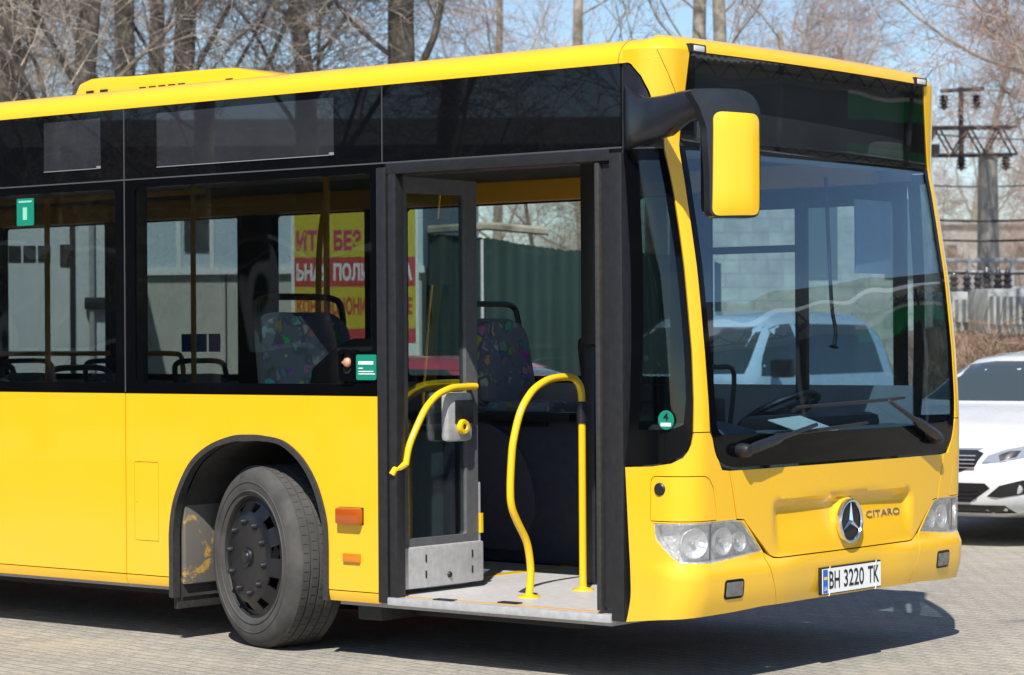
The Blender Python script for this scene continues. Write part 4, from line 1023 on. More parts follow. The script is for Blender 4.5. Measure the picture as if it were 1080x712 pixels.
def white_parts(patch, root, Mx, body):
    patch('windscreen', [(-.66, 1.085), (-.3, 1.075), (.3, 1.075), (.66, 1.085), (.55, 1.355), (.3, 1.385), (-.3, 1.385), (-.55, 1.355)], 'x', carglass, step=.05)
    for mir in (False, True): patch('front_side_window', [(-2.45, 1.02), (-1.42, 1.01), (-1.62, 1.14), (-1.95, 1.32), (-2.12, 1.37), (-2.45, 1.39)], 'y', carglass, mir=mir)
    for mir in (False, True): patch('rear_side_window', [(-3.6, 1.05), (-2.52, 1.02), (-2.52, 1.39), (-3.0, 1.385), (-3.4, 1.33)], 'y', carglass, mir=mir)
    patch('rear_window', [(-.5, 1.12), (.5, 1.12), (.46, 1.32), (-.46, 1.32)], 'b', carglass)
    g = patch('grille', [(-.40, .615), (-.28, .575), (.28, .575), (.40, .615), (.46, .715), (.40, .735), (-.40, .735), (-.46, .715)], 'x', blackp, .006, step=.05)
    for z in (.605, .635, .665, .695): patch('grille_bar', [(-.40, z-.004), (.40, z-.004), (.40, z+.004), (-.40, z+.004)], 'x', chromed, .014, g)
    patch('grille_trim', [(-.42, .738), (.42, .738), (.44, .752), (-.44, .752)], 'x', chromed, .008)
    g = patch('lower_grille', [(-.52, .455), (-.36, .345), (.36, .345), (.52, .455), (.48, .49), (-.48, .49)], 'x', blackp, .006, step=.05)
    for z in (.375, .405, .435): patch('grille_bar', [(-.40, z-.006), (.40, z-.006), (.42, z+.004), (-.42, z+.004)], 'x', M['dark_plastic'], .014, g)
    for sd in (-1, 1):
        f = (lambda P_: P_) if sd > 0 else (lambda P_: [(-a, c) for a, c in P_[::-1]])
        h = patch('headlight', f([(.46, .645), (.62, .655), (.80, .70), (.868, .785), (.80, .785), (.62, .745), (.50, .70)]), 'x', chromed, .007, step=.03)
        patch('headlight_bowl', f([(.60, .665), (.70, .69), (.72, .735), (.66, .735), (.58, .705)]), 'x', blackp, .012, h, step=.03)
        fo = patch('fog_lamp_recess', f([(.50, .395), (.60, .385), (.80, .42), (.83, .50), (.74, .515), (.60, .475)]), 'x', blackp, .006, step=.03)
        p = Mx @ Vector((-.10, sd*.70, .45)); bb = MB(); bb.lathe([(.001, .02), (.035, .018), (.045, .0)], Matrix.Translation(p) @ (Mx.to_3x3() @ Vector((1, sd*.5, 0))).to_track_quat('Z', 'Y').to_matrix().to_4x4(), 20); bb.build('fog_lamp', chromed, fo)
        bb = MB(); bb.box(-1.62, -1.46, .98*sd-.10, .98*sd+.10, .98, 1.10, M=Mx); bb.build('door_mirror', white_paint, root, bevel=.04)
        patch('door_handle', [(-2.40, .86), (-2.20, .86), (-2.20, .885), (-2.40, .885)], 'y', white_paint, .03, mir=sd < 0)
    patch('bumper_shade', [(-.66, .262), (.66, .262), (.62, .325), (-.62, .325)], 'x', blackp, .006, step=.06)  # black strip painted in for the shade below the bumper
HD = math.atan2(-cF.y, -cF.x)                      # facing the camera
def facing(a): return HD - a                       # turned so that the nose points to picture left
def place(u, D, hd, lx, ly):
    h = Vector((math.cos(hd), math.sin(hd), 0)); l = Vector((-h.y, h.x, 0)); return at(u, D)-h*lx-l*ly
hd = facing(R(35))
car('parked_car', place(1036, 18.9, hd, -.03, .46), hd, TH, white_paint, .95, white_parts, 'white hatchback parked nose out to the right of the bus')
TV = [(0, .66, .40, .70, .76, .5), (-.08, .78, .30, .86, .92, .62), (-.4, .88, .25, 1.04, 1.08, .72), (-.95, .92, .25, 1.13, 1.19, .74), (-1.1, .92, .25, 1.15, 1.25, .74), (-1.75, .93, .25, 1.18, 1.70, .70), (-2.0, .93, .25, 1.18, 1.80, .70), (-2.6, .93, .25, 1.18, 1.86, .70), (-4.2, .92, .26, 1.18, 1.85, .69), (-4.65, .90, .30, 1.16, 1.70, .66), (-4.75, .84, .36, 1.0, 1.2, .6)]
def van_parts(patch, root, Mx, body):
    patch('windscreen', [(-.74, 1.24), (.74, 1.24), (.62, 1.70), (-.62, 1.70)], 'x', carglass, step=.06)
    for mir in (False, True):
        patch('front_side_window', [(-2.25, 1.22), (-1.30, 1.22), (-1.42, 1.34), (-1.85, 1.68), (-2.0, 1.72), (-2.25, 1.73)], 'y', carglass, mir=mir)
        patch('rear_side_window', [(-4.3, 1.22), (-2.36, 1.22), (-2.36, 1.73), (-4.2, 1.72)], 'y', carglass, mir=mir)
    patch('grille', [(-.45, .66), (.45, .66), (.45, .80), (-.45, .80)], 'x', blackp)
    for sd in (-1, 1):
        f = (lambda P_: P_) if sd > 0 else (lambda P_: [(-a, c) for a, c in P_[::-1]])
        patch('headlight', f([(.50, .70), (.80, .72), (.84, .90), (.55, .84)]), 'x', chromed, step=.04)
        bb = MB(); bb.box(-1.50, -1.32, sd*1.02-.10, sd*1.02+.10, 1.20, 1.38, M=Mx); bb.build('door_mirror', blackp, root, bevel=.03)
hd = facing(R(31))
car('parked_van', place(800, 24.5, hd, -1.25, .84), hd, TV, silver_paint, 1.2, van_parts, 'silver blue minivan behind the bus, seen through its windscreen', wheels=((-.9, .33), (-3.9, .33)))
def red_parts(patch, root, Mx, body):
    white_parts(patch, root, Mx, body)
hd = facing(R(-62))
car('parked_car', place(520, 19.5, hd, -2.2, 0), hd, TH, red_paint, .95, lambda p, r, m_, b_: (p('windscreen', [(-.66, 1.085), (.66, 1.085), (.55, 1.37), (-.55, 1.37)], 'x', carglass), [p('side_window', [(-3.5, 1.04), (-1.45, 1.02), (-2.0, 1.36), (-3.2, 1.38)], 'y', carglass, mir=q) for q in (False, True)], [p('headlight', [(.46*q, .65), (.80*q, .70), (.84*q, .78), (.5*q, .70)][::q], 'x', chromed) for q in (1, -1)]), 'dusky red car behind the open bus doorway, roof just showing')

# ---- bare trees
bark = noisy('bark', (.055, .042, .033), (.25, .205, .16), 4, .9, .8, .05, detail=8)
bark_pale = noisy('pale_bark', (.10, .08, .06), (.42, .38, .31), 3, .85, .6, .03, detail=8)
twig_m = noisy('twig_bark', (.20, .165, .135), (.46, .39, .32), 3, .9, 0)
twig_r = noisy('budding_twig', (.26, .17, .13), (.42, .30, .24), 3, .9, 0)
def grow_tree(seed, H=15, r0=.26, fork=3.2, dens=1.0, droop=.0, maxd=4, lean=(0, 0), wide=1.0, thin=1.0):
    rnd = random.Random(seed); T = MB(); C = MB()
    def branch(p, d, L, r, depth):
        n = max(3, int(L/.45)) if depth < 2 else (4 if depth == 2 else 3)
        pts = [p.copy()]; rs = [r]; q = p.copy(); dd = d.copy()
        wig = .035 if depth == 0 else (.16 if depth == 1 else .26)
        for i in range(n):
            dd = (dd + Vector((rnd.gauss(0, wig), rnd.gauss(0, wig), rnd.gauss(0, wig*.7)))*.75 + Vector((0, 0, .10 if depth == 1 else (.02-droop*(depth > 1))))).normalized()
            q = q + dd*(L/n); pts.append(q.copy()); rs.append(r*(1-.72*(i+1)/n) if depth else r*(1-.55*(i+1)/n))
        (T if depth <= 1 else C).tube(pts, rs, 10 if depth == 0 else (6 if depth == 1 else 3), cap=depth < 2)
        if depth >= maxd: return
        if depth == 0: k = int(13*dens); lo = fork/L
        elif depth == 1: k = int(L*2.6*dens)+2; lo = .15
        elif depth == 2: k = int(7*dens); lo = .12
        else: k = int(4*dens)+1; lo = .1
        for j in range(k):
            t = lo+(1-lo)*((j+rnd.random())/k); x = t*n; i = min(int(x), n-1); f = x-i
            o = pts[i].lerp(pts[i+1], f); rr = rs[i]+(rs[i+1]-rs[i])*f
            ax = (pts[i+1]-pts[i]).normalized(); pr_ = ax.orthogonal().normalized(); pr_.rotate(Matrix.Rotation(rnd.random()*6.283, 3, ax))
            a = R(rnd.uniform(38, 68) if depth == 0 else rnd.uniform(25, 60))
            nd = (ax*math.cos(a)+pr_*math.sin(a)).normalized()
            if depth == 0: ln = H*rnd.uniform(.28, .42)*(1.15-.6*t)*wide; nr = rr*rnd.uniform(.22, .42)*thin
            elif depth == 1: ln = L*rnd.uniform(.28, .5)*(1.1-.4*t); nr = max(.011, rr*.45)*thin
            elif depth == 2: ln = rnd.uniform(.5, 1.1); nr = max(.0080, rr*.45)*thin
            else: ln = rnd.uniform(.22, .6); nr = .0058*thin
            branch(o, nd, ln, nr, depth+1)
    branch(Vector((0, 0, -.1)), Vector((lean[0], lean[1], 1)).normalized(), H*.8, r0, 0)
    return T, C
protos = {}
def tree_kind(key, seed, mats, **k):
    T, C = grow_tree(seed, **k)
    r = empty('bare_tree', (0, 0, 0))
    t = T.build('trunk', mats[0], r, 40, recalc=False); c = C.build('crown', mats[1], r, 0, recalc=False)
    protos[key] = [r, t, c, False]
tree_kind('tangle', 3, (bark, twig_m), H=14, r0=.19, fork=2.6, dens=1.32, droop=.06, thin=.78)
tree_kind('plane', 11, (bark_pale, twig_m), H=15, r0=.20, fork=3.8, dens=.68, droop=.02, wide=1.05, thin=.75)
tree_kind('poplar', 23, (bark, twig_m), H=17, r0=.24, fork=4.6, dens=.95, thin=.8)
tree_kind('bud', 35, (bark_pale, twig_r), H=12, r0=.15, fork=3.2, dens=1.0, droop=.04, wide=1.2, thin=.75)
def put_tree(key, u, D, rz, sc, label, group='bare spring trees beyond the bus', pos=None):
    r, t, c, used = protos[key]
    if not used: protos[key][3] = True; o = r
    else:
        o = r.copy(); col.objects.link(o)
        for ch in (t, c):
            q = ch.copy(); col.objects.link(q); q.parent = o
    p = pos or at(u, D); o.location = p; o.rotation_euler = (0, 0, R(rz)); o.scale = (sc,)*3
    tag(o, label, 'tree', group)
put_tree('poplar', 18, 34, 20, 1.0, 'thick brown trunk at the far left edge, behind the tail of the bus')
put_tree('plane', 126, 35, 200, 1.0, 'pale peeling trunk directly above the yellow roof unit of the bus')
put_tree('tangle', 72, 32, 75, 1.0, 'tangled grey brown tree between the leftmost brown trunk and the pale trunk')
put_tree('tangle', 215, 34, 190, 1.05, 'dense twiggy tree filling the sky right of the pale trunk')
put_tree('tangle', 330, 37, 300, 1.0, 'twiggy tree just left of the thick trunk above the side windows')
put_tree('poplar', 414, 35, 40, 1.0, 'stout dark trunk rising over the middle of the bus roof')
put_tree('tangle', 150, 54, 30, 1.3, 'farther tangled tree seen in the gaps behind the pale trunk')
put_tree('plane', 628, 46, 75, .8, 'slim forked tree above the front door of the bus')
put_tree('plane', 722, 40, 290, .85, 'mottled tree behind the front corner of the roof, by the mirror arm')
put_tree('plane', 768, 38, 150, .80, 'leaning pale tree just right of the front roof corner')
put_tree('bud', 1180, 36, 10, 1.1, 'budding tree reaching in from the right edge over the white hatchback')
put_tree('bud', 1110, 60, 140, 1.1, 'far budding tree behind the lattice gantry')
put_tree('bud', 1000, 80, 210, 1.2, 'distant budding tree between the bus and the gantry column')
put_tree('tangle', 20, 48, 320, 1.2, 'farther tangled tree behind the thick brown trunk at the left edge')
put_tree('bud', 520, 62, 120, 1.1, 'far budding tree between the stout trunk and the slim forked one')
put_tree('bud', 1125, 33, 255, .8, 'slender budding tree whose twigs cross the lattice gantry')
put_tree('bud', 960, 90, 20, 1.3, 'remote reddish tree just over the right end of the bus roof')
put_tree('bud', 1022, 48, 40, .42, 'low reddish thicket behind the transformers')
put_tree('bud', 1072, 50, 160, .45, 'low reddish thicket at the right edge behind the pipe framework')
put_tree('tangle', 1050, 54, 250, .40, 'low grey thicket behind the concrete column')
put_tree('bud', 880, 58, 330, .95, 'thin budding tree above the middle of the destination glass')
put_tree('tangle', 560, 36, 20, .32, 'low bare thicket showing over the green fence through the doorway')
put_tree('tangle', 640, 38, 200, .32, 'second low thicket over the right end of the green fence')
G2 = 'trees across the yard, mirrored in the side glass'
for i, (x, y, k, rz, lb) in enumerate(((-9.5, -13, 'tangle', 10, 'bare tree mirrored in the long dark panel over the door'), (-13.5, -12, 'tangle', 140, 'bare tree mirrored in the grey display film'), (-17.5, -14, 'plane', 80, 'bare tree mirrored above the second side window'), (-22, -15, 'tangle', 250, 'bare tree mirrored at the left end of the upper glass'), (-12, -18, 'poplar', 300, 'tall bare tree standing behind the mirrored front row'), (-7.5, -16, 'tangle', 200, 'bare tree mirrored at the front end of the panel over the door'), (-15.5, -16.5, 'tangle', 45, 'bare tree between the two mirrored front row trees'))):
    put_tree(k, 0, 0, rz, .9, lb, G2, Vector((x, y, 0)))

# ---- unseen depot, added to darken the reflections in the side glass
depw = noisy('added_depot_wall', (.06, .058, .055), (.10, .095, .09), 1.5, .9, .2, .02)
Mx = Matrix.Translation((-24, -27, 0)) @ Matrix.Rotation(R(-39), 4, 'Z')
dp_ = thing('added_depot', Mx, label='unseen long dark depot, added across the yard to darken the side glass reflections', cat='building')
bb = MB(); bb.box(-22, 26, -8, 0, 0, 5.2, M=Mx); bb.build('wall', depw, dp_, smooth=0)
bb = MB(); bb.prism([(-8.6, 5.203), (.6, 5.203), (-4, 6.1)], Mx @ Matrix(((0, 0, 1, 0), (1, 0, 0, 0), (0, 1, 0, 0), (0, 0, 0, 1))), -22.5, 26.5); bb.build('roof', depw, dp_, smooth=0)
for i in range(9):
    bb = MB(); bb.box(-19+i*5, -16.4+i*5, .002, .06, 1.4, 3.4, M=Mx); f = bb.build('window', M['white_plastic'], dp_, smooth=0)
    bb = MB(); bb.box(-18.9+i*5, -16.5+i*5, .062, .07, 1.5, 3.3, M=Mx); bb.build('pane', carglass, f, smooth=0)

# ---- filling station canopy ahead of the bus (mirrored in the windscreen)
cw = mat('canopy_white', (.75, .75, .75), .5); cg = mat('canopy_green', (.02, .30, .09), .45); cs = mat('canopy_steel', (.10, .10, .11), .6)
Mx = Matrix.Translation((14.0, 23.5, 0)) @ Matrix.Rotation(R(-31), 4, 'Z')
cp = thing('station_canopy', Mx, label='filling station canopy with white edge and green band, mirrored in the windscreen', cat='canopy')
bb = MB(); bb.box(-16, 22, .03, 8, 5.16, 5.7, M=Mx); bb.build('parapet', noisy('ribbed_grey', (.055, .057, .06), (.075, .077, .08), 3, .6), cp, smooth=0)
bb = MB(); bb.box(-16, 22, 0, 8, 5.03, 5.157, M=Mx); bb.build('roof_edge', cw, cp, smooth=0)
bb = MB()
for i in range(30): bb.tube([Mx @ Vector((-15+i*1.25, .3, 4.62)), Mx @ Vector((-15+(i+.5)*1.25, .3, 5.0)), Mx @ Vector((-15+(i+1)*1.25, .3, 4.62))], .035, 5)
bb.tube([Mx @ Vector((-15, .3, 4.62)), Mx @ Vector((22, .3, 4.62))], .05, 6); bb.build('truss', cs, cp)
bb = MB(); bb.box(-16, -1.6, 2.0, 2.3, 4.22, 4.60, M=Mx); bb.build('fascia_band', cg, cp, smooth=0)
bb = MB(); bb.box(-16, -1.6, 1.98, 2.3, 4.61, 4.70, M=Mx); bb.build('fascia_edge', cw, cp, smooth=0)
for x in (-12, -5, 2, 9, 16):
    bb = MB(); bb.box(x-.12, x+.12, .4, .64, 0, 5.02, M=Mx); bb.build('post', cs, cp, smooth=0)
bb = MB(); bb.box(-16, 22, 7.6, 8, 0, 5.15, M=Mx); bb.build('back_wall', noisy('grey_wall', (.09, .09, .09), (.14, .14, .135), 2, .9), cp, smooth=0)

# ---- what stands behind the bus, seen through its windows
Mx = frame_at(118, 21, R(8))
tr = thing('box_trailer', Mx, label='white box trailer behind the bus, seen through the leftmost window', cat='trailer')
tw = noisy('trailer_white', (.58, .62, .64), (.66, .69, .70), 2, .5, .05, .002)
bb = MB(); bb.box(-2.5, 0, 0, 7, .95, 3.35, M=Mx); bb.build('box_body', tw, tr, bevel=.02)
bb = MB(); bb.box(-.34, -.30, -.03, -.002, 1.0, 3.3, M=Mx); bb.build('door_seam', M['alu_dark'], tr, smooth=0)
bb = MB(); bb.tube([Mx @ Vector((-.16, -.05, z)) for z in (1.0, 3.3)], .022, 8); bb.build('locking_bar', M['alu'], tr)
bb = MB(); bb.box(-.22, -.02, -.09, -.03, 1.86, 1.96, M=Mx); bb.build('latch', M['alu_dark'], tr, bevel=.01)
for i in range(3):
    bb = MB(); bb.box(-.84+i*.12, -.74+i*.12, -.012, -.002, 2.26, 2.39, M=Mx); bb.build('vent', M['black'], tr, smooth=0)
bb = MB(); bb.box(-.50+.08, -.32-.02, -.012, -.002, 2.22, 2.40, M=Mx); bb.build('vent', M['black'], tr, smooth=0)
bb = MB(); bb.box(-2.4, -.1, .3, 6.8, .6, .95, M=Mx); bb.build('chassis', M['black'], tr, smooth=0)
for y in (5.0, 6.1):
    for x in (-2.3, -.2):
        bb = MB(); bb.lathe([(.001, 0), (.25, .01), (.45, .0), (.48, -.04), (.48, -.22), (.3, -.24)], Mx @ Matrix.Translation((x, y, .48)) @ Matrix.Rotation(R(90), 4, 'Y'), 28); bb.build('wheel', M['rubber'], tr)
# striped post
Mx = frame_at(117, 20.6); sp = noisy('striped_red_white', (.5, .5, .5), (.5, .5, .5), 1, .5, 0)
n_, l_, b_ = nodes(sp); tc = n_.new("ShaderNodeTexCoord"); wv = n_.new("ShaderNodeTexWave"); wv.bands_direction = 'Z'; wv.inputs['Scale'].default_value = 2.2; l_.new(tc.outputs['Object'], wv.inputs[0]); r_ = ramp(sp, wv.outputs[0], [(.48, (.6, .03, .03)), (.52, (.75, .74, .72))]); l_.new(r_.outputs[0], b_.inputs['Base Color'])
bb = MB(); bb.tube([Mx @ Vector((0, 0, z)) for z in (0, .02, 1.68, 1.70)], [.05, .035, .035, .02], 12); tag(bb.build('striped_post', sp), 'red and white striped post at the corner of the white trailer', 'post')
# pale service building
Mx = frame_at(142, 27, R(-6))
sb = thing('service_building', Mx, label='low beige building with a pale blue upper wall behind the second side window', cat='building')
bw = noisy('beige_plaster', (.40, .385, .34), (.46, .44, .395), 3, .85, .1, .004); bl = noisy('blue_cladding', (.40, .49, .55), (.46, .54, .60), 2, .6, .05, .002)
bb = MB(); bb.box(0, 3.1, 0, 5, 0, 2.36, M=Mx); bb.build('wall', bw, sb, smooth=0)
bb = MB(); bb.box(-.02, 3.12, -.03, 5, 2.363, 3.5, M=Mx); bb.build('upper_wall', bl, sb, smooth=0)
bb = MB(); bb.box(-.04, 3.14, -.07, -.005, 2.30, 2.37, M=Mx); bb.build('ledge', M['white_plastic'], sb, smooth=0)
for x in (.5, .86, 1.75, 2.12):
    bb = MB(); bb.box(x-.025, x+.025, -.06, -.033, 2.371, 3.5, M=Mx); bb.build('cladding_post', M['white_plastic'], sb, smooth=0)
for x in (.72, ):
    bb = MB(); bb.box(x-.16, x+.16, -.055, -.033, 2.55, 3.1, M=Mx); bb.build('window', carglass, sb, smooth=0)
for x in (1.0, 2.05): 
    bb = MB(); bb.box(x-.008, x+.008, -.012, -.002, 0, 2.3, M=Mx); bb.build('wall_joint', M['alu_dark'], sb, smooth=0)
# striped advertising board with its lettering
Mx = frame_at(311, 24)
adv = thing('advert_board', Mx, label='yellow and red banded advertising board with large Cyrillic lettering', cat='sign')
ay = mat('sign_yellow', (.48, .39, .02), .6); ar = mat('sign_red', (.42, .04, .035), .6); aw = mat('sign_white', (.62, .62, .60), .6); ap = mat('sign_magenta', (.42, .03, .10), .6)
bb = MB(); bb.box(-.03, 1.18, .0, .06, .5, 2.95, M=Mx); bb.build('board', M['white_plastic'], adv, smooth=0)
for (z0, z1, mt_) in ((2.38, 2.92, ay), (2.10, 2.38, ar), (1.70, 2.10, ay), (1.56, 1.70, ar), (1.30, 1.56, aw), (.9, 1.30, ar)):
    bb = MB(); bb.box(0, 1.15, -.006, -.001, z0+.001, z1-.001, M=Mx); bb.build('colour_band', mt_, adv, smooth=0)
for x in (.06, 1.09):
    bb = MB(); bb.box(x-.04, x+.04, .06, .14, 0, 2.9, M=Mx); bb.build('post', M['alu_dark'], adv, smooth=0)
pl_ = lambda x, z: (lambda a, c, t: tuple(Mx @ Vector((x+a, -.007-t, z+c))))
for s_, x, z, h, w_, mt_ in (('ИТИ БЕЗ', .02, 2.44, .20, .62, ap), ('ЬНАЯ ПОЛИРОВКА', .02, 2.155, .17, 1.10, aw), ('КОНДИЦИОНИРОВАНИЕ', .02, 1.80, .20, 1.10, ar)):
    lettering('lettering', s_, h, w_, pl_(x, z), mt_, adv, .0004, .045)
# green sheeted fence
gm = mat('green_sheet', (.012, .085, .066), .75); n_, l_, b_ = nodes(gm); t = noise(gm, 1.6, 5, .6); r_ = ramp(gm, t.outputs[0], [(.3, (.004, .019, .017)), (.7, (.007, .030, .027))]); l_.new(r_.outputs[0], b_.inputs['Base Color'])
Mx = frame_at(446, 27)
gf = thing('green_fence', Mx, label='tall dark green sheeted fence seen through the open doorway', cat='fence')
bm = bmesh.new(); rows = []; rnd = random.Random(5)
for k in range(140):
    x = k*.023; zt = 2.72-.10*x+rnd.uniform(-.008, .008)+.025*math.sin(x*3.1)
    rows.append([bm.verts.new(Mx @ Vector((x, .03*math.sin(x*22)+yy+.02*math.sin(x*2+z), z))) for yy in (0, .02) for z in (0, .7, 1.4, 2.1, zt)])
for a, c in zip(rows, rows[1:]):
    for q in range(4): bm.faces.new((a[q], c[q], c[q+1], a[q+1])); bm.faces.new((a[5+q], a[6+q], c[6+q], c[5+q]))
    bm.faces.new((a[4], c[4], c[9], a[9]))
from_bm('sheeting', bm, gm, gf, 50)
for x in (.64, 1.9, 3.1):
    bb = MB(); bb.tube([Mx @ Vector((x, -.05, 0)), Mx @ Vector((x, -.05, 2.72-.1*x))], .018, 6); bb.build('post', M['alu'], gf)
bb = MB(); bb.tube([Mx @ Vector((.0, -.03, 2.76)), Mx @ Vector((.7, -.05, 2.80)), Mx @ Vector((1.35, -.03, 2.74))], .045, 6); bb.build('top_plank', bark_pale, gf)
# block stone building behind the windscreen
stone = mat('block_stone', (.5, .47, .4), .85); n_, l_, b_ = nodes(stone); tc = n_.new("ShaderNodeTexCoord"); mp_ = n_.new("ShaderNodeMapping"); mp_.inputs['Rotation'].default_value = (R(90), 0, 0); l_.new(tc.outputs['Object'], mp_.inputs[0])
br = n_.new("ShaderNodeTexBrick"); br.inputs['Scale'].default_value = 1; br.inputs['Brick Width'].default_value = .40; br.inputs['Row Height'].default_value = .19; br.inputs['Mortar Size'].default_value = .012
br.inputs['Color1'].default_value = (.50, .47, .39, 1); br.inputs['Color2'].default_value = (.44, .42, .355, 1); br.inputs['Mortar'].default_value = (.37, .355, .31, 1)
t = noise(stone, 2.5, 5, .7); ad = n_.new("ShaderNodeVectorMath"); ad.operation = 'MULTIPLY_ADD'; l_.new(t.outputs[1], ad.inputs[0]); ad.inputs[1].default_value = (.02,)*3; l_.new(mp_.outputs[0], ad.inputs[2]); l_.new(ad.outputs[0], br.inputs[0]); r_ = ramp(stone, t.outputs[0], [(.3, (.62, .62, .62)), (.7, (1.2, 1.2, 1.15))]); l_.new(mixc(stone, 1.0, br.outputs[0], r_.outputs[0], 'MULTIPLY'), b_.inputs['Base Color'])
Mx = frame_at(705, 35)
def local_mesh(mb, name, mt, root, **k): return mb.build(name, mt, root, **k)
sbld = thing('stone_building', Mx, label='pale block stone building behind the bus, seen through the windscreen', cat='building')
bb = MB(); bb.box(0, 3.66, 0, 6, 0, 4.1, M=None)
o = bb.build('wall', stone, None, smooth=0); o.parent = sbld
for x in (1.9, 3.0):
    bb = MB(); bb.box(x, x+.45, -.02, .01, 2.4, 3.5, M=Mx); bb.build('window', carglass, sbld, smooth=0)
bb = MB(); bb.box(-.1, 3.76, -.1, 6.1, 4.103, 4.25, M=Mx); bb.build('roof_slab', M['alu_dark'], sbld, smooth=0)

# ---- right background: substation, walls, brush
conc = noisy('concrete', (.27, .245, .21), (.37, .34, .30), 4, .9, .3, .01)
rust = noisy('rusty_steel', (.07, .05, .045), (.12, .085, .07), 8, .8, .1, .003)
ins = mat('insulator', (.06, .05, .05), .25, coat=.6)
Mx = frame_at(1043, 42)
gy = thing('lattice_gantry', Mx, label='concrete column with a rusty lattice crossarm and insulators right of the bus', cat='power pole')
bb = MB(); bb.tube([Mx @ Vector((0, 0, z)) for z in (0, 3, 4.6)], [.24, .19, .165], 10); bb.build('column', conc, gy)
zL = lambda v: 1.59+(351-v)*42/FPX
def lattice(x0, x1, z0, z1, y=0, n=11, r=.019):
    b = MB()
    for z in (z0, z1): b.tube([Mx @ Vector((x0, y, z)), Mx @ Vector((x1, y, z))], r*1.3, 5)
    for k in range(n):
        a = x0+(x1-x0)*k/n; c = x0+(x1-x0)*(k+1)/n
        b.tube([Mx @ Vector((a, y, z0 if k % 2 else z1)), Mx @ Vector((c, y, z1 if k % 2 else z0))], r, 4)
    return b
lattice(-2.4, .45, zL(160), zL(131), -.2).build('crossarm', rust, gy); lattice(-2.4, .45, zL(160), zL(131), .2).build('crossarm', rust, gy)
bb = MB(); bb.tube([Mx @ Vector((-.44, 0, zL(160))), Mx @ Vector((-.44, 0, zL(88)))], .045, 6); bb.tube([Mx @ Vector((-.78, 0, zL(92))), Mx @ Vector((-.05, 0, zL(90)))], .035, 5); bb.build('mast', rust, gy)
for x, v in ((-.72, 96), (-.18, 96), (-1.2, 160), (-.44, 160), (.3, 160)):
    b2 = MB(); b2.lathe([(.001, 0)]+[(r_, -.03*i) for i, r_ in enumerate((.03, .09, .05, .09, .05, .09, .04, .10, .03))]+[(.001, -.27)], Matrix.Translation(Mx @ Vector((x, 0, zL(v)))), 12); b2.build('insulator', ins, gy)
def wire(name, label, p0, p1, sag, r=.018, **k):
    b = MB(); pts = []
    for i in range(25):
        t = i/24; p = p0.lerp(p1, t); pts.append(p-Vector((0, 0, sag*4*t*(1-t))))
    b.tube(pts, r, 5); tag(b.build(name, M['black']), label, 'wire', **k)
zz = lambda v, D: 1.59+(350-v)*D/FPX
for v0, v1, D, lb in ((222, 219, 40, 'upper of three dark wires crossing the substation behind the column'), (243, 240, 40, 'middle of three dark wires crossing the substation'), (275, 277, 39, 'lowest dark wire, just above the transformers')):
    wire('power_line', lb, at(930, D, zz(v0, D)), at(1180, D, zz(v1, D)), .12, group='wires over the substation')
wire('power_line', 'thin upper wire running from the gantry past the bus', at(930, 44, zz(128, 44)), at(1190, 44, zz(138, 44)), .15, r=.013, group='wires over the substation')
wire('power_line', 'wire crossing the concrete column half way up', at(930, 44, zz(186, 44)), at(1190, 44, zz(180, 44)), .15, r=.013, group='wires over the substation')
wire('power_line', 'lower wire just over the pale building', at(930, 44, zz(262, 44)), at(1190, 44, zz(259, 44)), .15, r=.013, group='wires over the substation')
# transformers
tg = noisy('transformer_grey', (.36, .38, .38), (.48, .49, .48), 3, .6, .1, .004)
def transformer(u, D, wdt, v_top, v_bot, label):
    Mx = frame_at(u, D, R(12)); z1 = zz(v_top, D); z0 = max(.3, zz(v_bot, D))
    t = thing('transformer', Mx, label=label, cat='transformer', group='transformers in the substation')
    bb = MB(); bb.box(-wdt/2, wdt/2, 0, .8, z0, z1, M=Mx); bb.build('tank', tg, t, bevel=.03)
    for k in range(6):
        x = -wdt/2+wdt*(k+.5)/6; bb = MB(); bb.box(x-.02, x+.02, -.16, -.002, z0+.15, z1-.12, M=Mx); bb.build('cooling_fin', tg, t, smooth=0)
    for x in (-.25, .05, .3):
        b2 = MB(); b2.lathe([(.05, 0)]+[(r_, .045*(i+1)) for i, r_ in enumerate((.08, .045, .08, .045, .08, .04, .03))]+[(.001, .36)], Matrix.Translation(Mx @ Vector((x*wdt, .4, z1))), 12); b2.build('bushing', ins, t)
    bb = MB(); bb.box(-wdt/2, wdt/2, .1, .7, 0, z0-.002, M=Mx); bb.build('plinth', conc, t, smooth=0)
transformer(1028, 40, .75, 303, 345, 'grey transformer tank left of the concrete column')
transformer(1062, 38.5, .62, 300, 348, 'pale transformer tank right of the concrete column')
transformer(998, 43, .55, 312, 345, 'far small transformer close beside the bus')
Mx = frame_at(1068, 41)
rk = thing('busbar_frame', Mx, label='white pipe framework standing over the transformers', cat='frame')
for x in (-.7, 0, .7, 1.4):
    bb = MB(); bb.tube([Mx @ Vector((x, 0, 0)), Mx @ Vector((x, 0, zz(270, 41)))], .04, 6); bb.build('post', tg, rk)
for v in (270, 283, 300):
    bb = MB(); bb.tube([Mx @ Vector((-1.1, 0, zz(v, 41))), Mx @ Vector((1.8, 0, zz(v, 41)))], .035, 6); bb.build('rail', tg, rk)
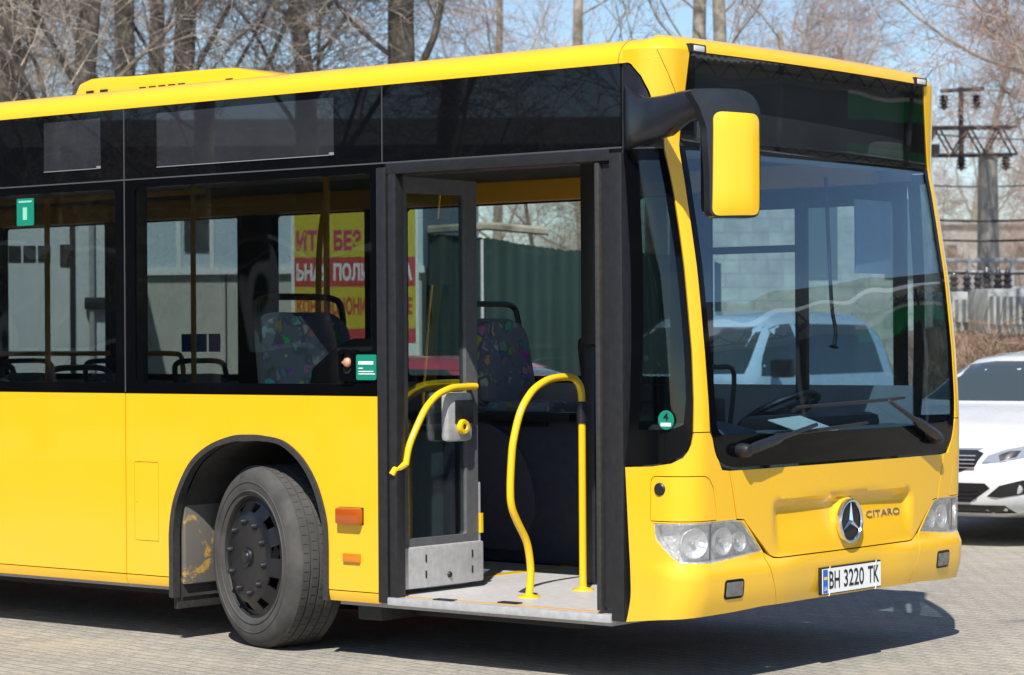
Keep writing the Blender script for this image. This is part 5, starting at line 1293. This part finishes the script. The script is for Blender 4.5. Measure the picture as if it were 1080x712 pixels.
# far pale building
Mx = frame_at(978, 75)
fb = thing('far_building', Mx, label='pale two storey building with small dark windows in the far distance', cat='building')
fw = noisy('far_plaster', (.30, .29, .275), (.40, .385, .36), .6, .9, 0)
bb = MB(); bb.box(0, 9, 0, 8, 0, 4.9, M=Mx); bb.build('wall', fw, fb, smooth=0)
bb = MB(); bb.box(-.15, 9.15, -.15, 8.15, 4.903, 5.05, M=Mx); bb.build('roof', fw, fb, smooth=0)
for z in (1.2, 3.6):
    for k in range(8):
        bb = MB(); bb.box(.6+k*1.05, .9+k*1.05, -.03, .02, z, z+.7, M=Mx); bb.build('window', M['alu_dark'], fb, smooth=0)
# rough brick wall with dry brush before it
brick = mat('rough_brick', (.2, .12, .09), .9); n_, l_, b_ = nodes(brick); t = noise(brick, 4, 8, .75); r_ = ramp(brick, t.outputs[0], [(.35, (.09, .055, .042)), (.5, (.22, .13, .095)), (.68, (.34, .27, .22))]); l_.new(r_.outputs[0], b_.inputs['Base Color']); bump(brick, t.outputs[0], .8, .05)
Mx = frame_at(955, 34, R(4)); bb = MB(); rnd = random.Random(9); poly = [(0, 0), (8, 0)] + [(8-k*.4, 1.62+rnd.uniform(-.10, .12)) for k in range(21)]
bb.prism(poly, Mx @ Matrix(((1, 0, 0, 0), (0, 0, 1, 0), (0, 1, 0, 0), (0, 0, 0, 1))), 0, .3); tag(bb.build('brick_wall', brick, None, smooth=0), 'crumbling red brown wall behind the white hatchback', 'wall')
brush = noisy('dry_stem', (.16, .10, .065), (.34, .24, .16), 5, .9, 0)
def shrub(u, D, h, n, label, seed):
    rnd = random.Random(seed); Mx = frame_at(u, D); b = MB()
    for k in range(n):
        a = rnd.random()*6.283; r = abs(rnd.gauss(0, .28)); p = Vector((r*math.cos(a), r*math.sin(a), 0)); d = Vector((rnd.gauss(0, .28), rnd.gauss(0, .28), 1)).normalized()
        pts = [p]; q = p
        for i in range(5):
            d = (d+Vector((rnd.gauss(0, .18), rnd.gauss(0, .18), rnd.gauss(0, .1)))).normalized(); q = q+d*h*rnd.uniform(.14, .24); pts.append(q)
            if i: 
                e = (d+Vector((rnd.gauss(0, .7), rnd.gauss(0, .7), rnd.gauss(0, .5)))).normalized(); b.tube([Mx @ q, Mx @ (q+e*h*.12), Mx @ (q+e*h*.2+Vector((0, 0, .03)))], [.007, .005, .003], 3, cap=False)
        b.tube([Mx @ x for x in pts], [.012, .010, .009, .007, .006, .004], 3, cap=False)
    t = thing('dry_shrub', Mx, label=label, cat='shrub', group='dry brush along the brick wall'); b.build('stems', brush, t, 0, recalc=False)
shrub(1012, 31, 1.7, 90, 'brown dry shrub nearest the right edge of the bus', 1)
shrub(1035, 32.5, 1.5, 80, 'brown dry shrub above the roof of the white hatchback', 2)
shrub(1066, 31.5, 1.7, 90, 'tall dry shrub near the right picture edge', 3)
shrub(985, 29, 1.3, 80, 'dry shrub seen through the right end of the windscreen', 4)
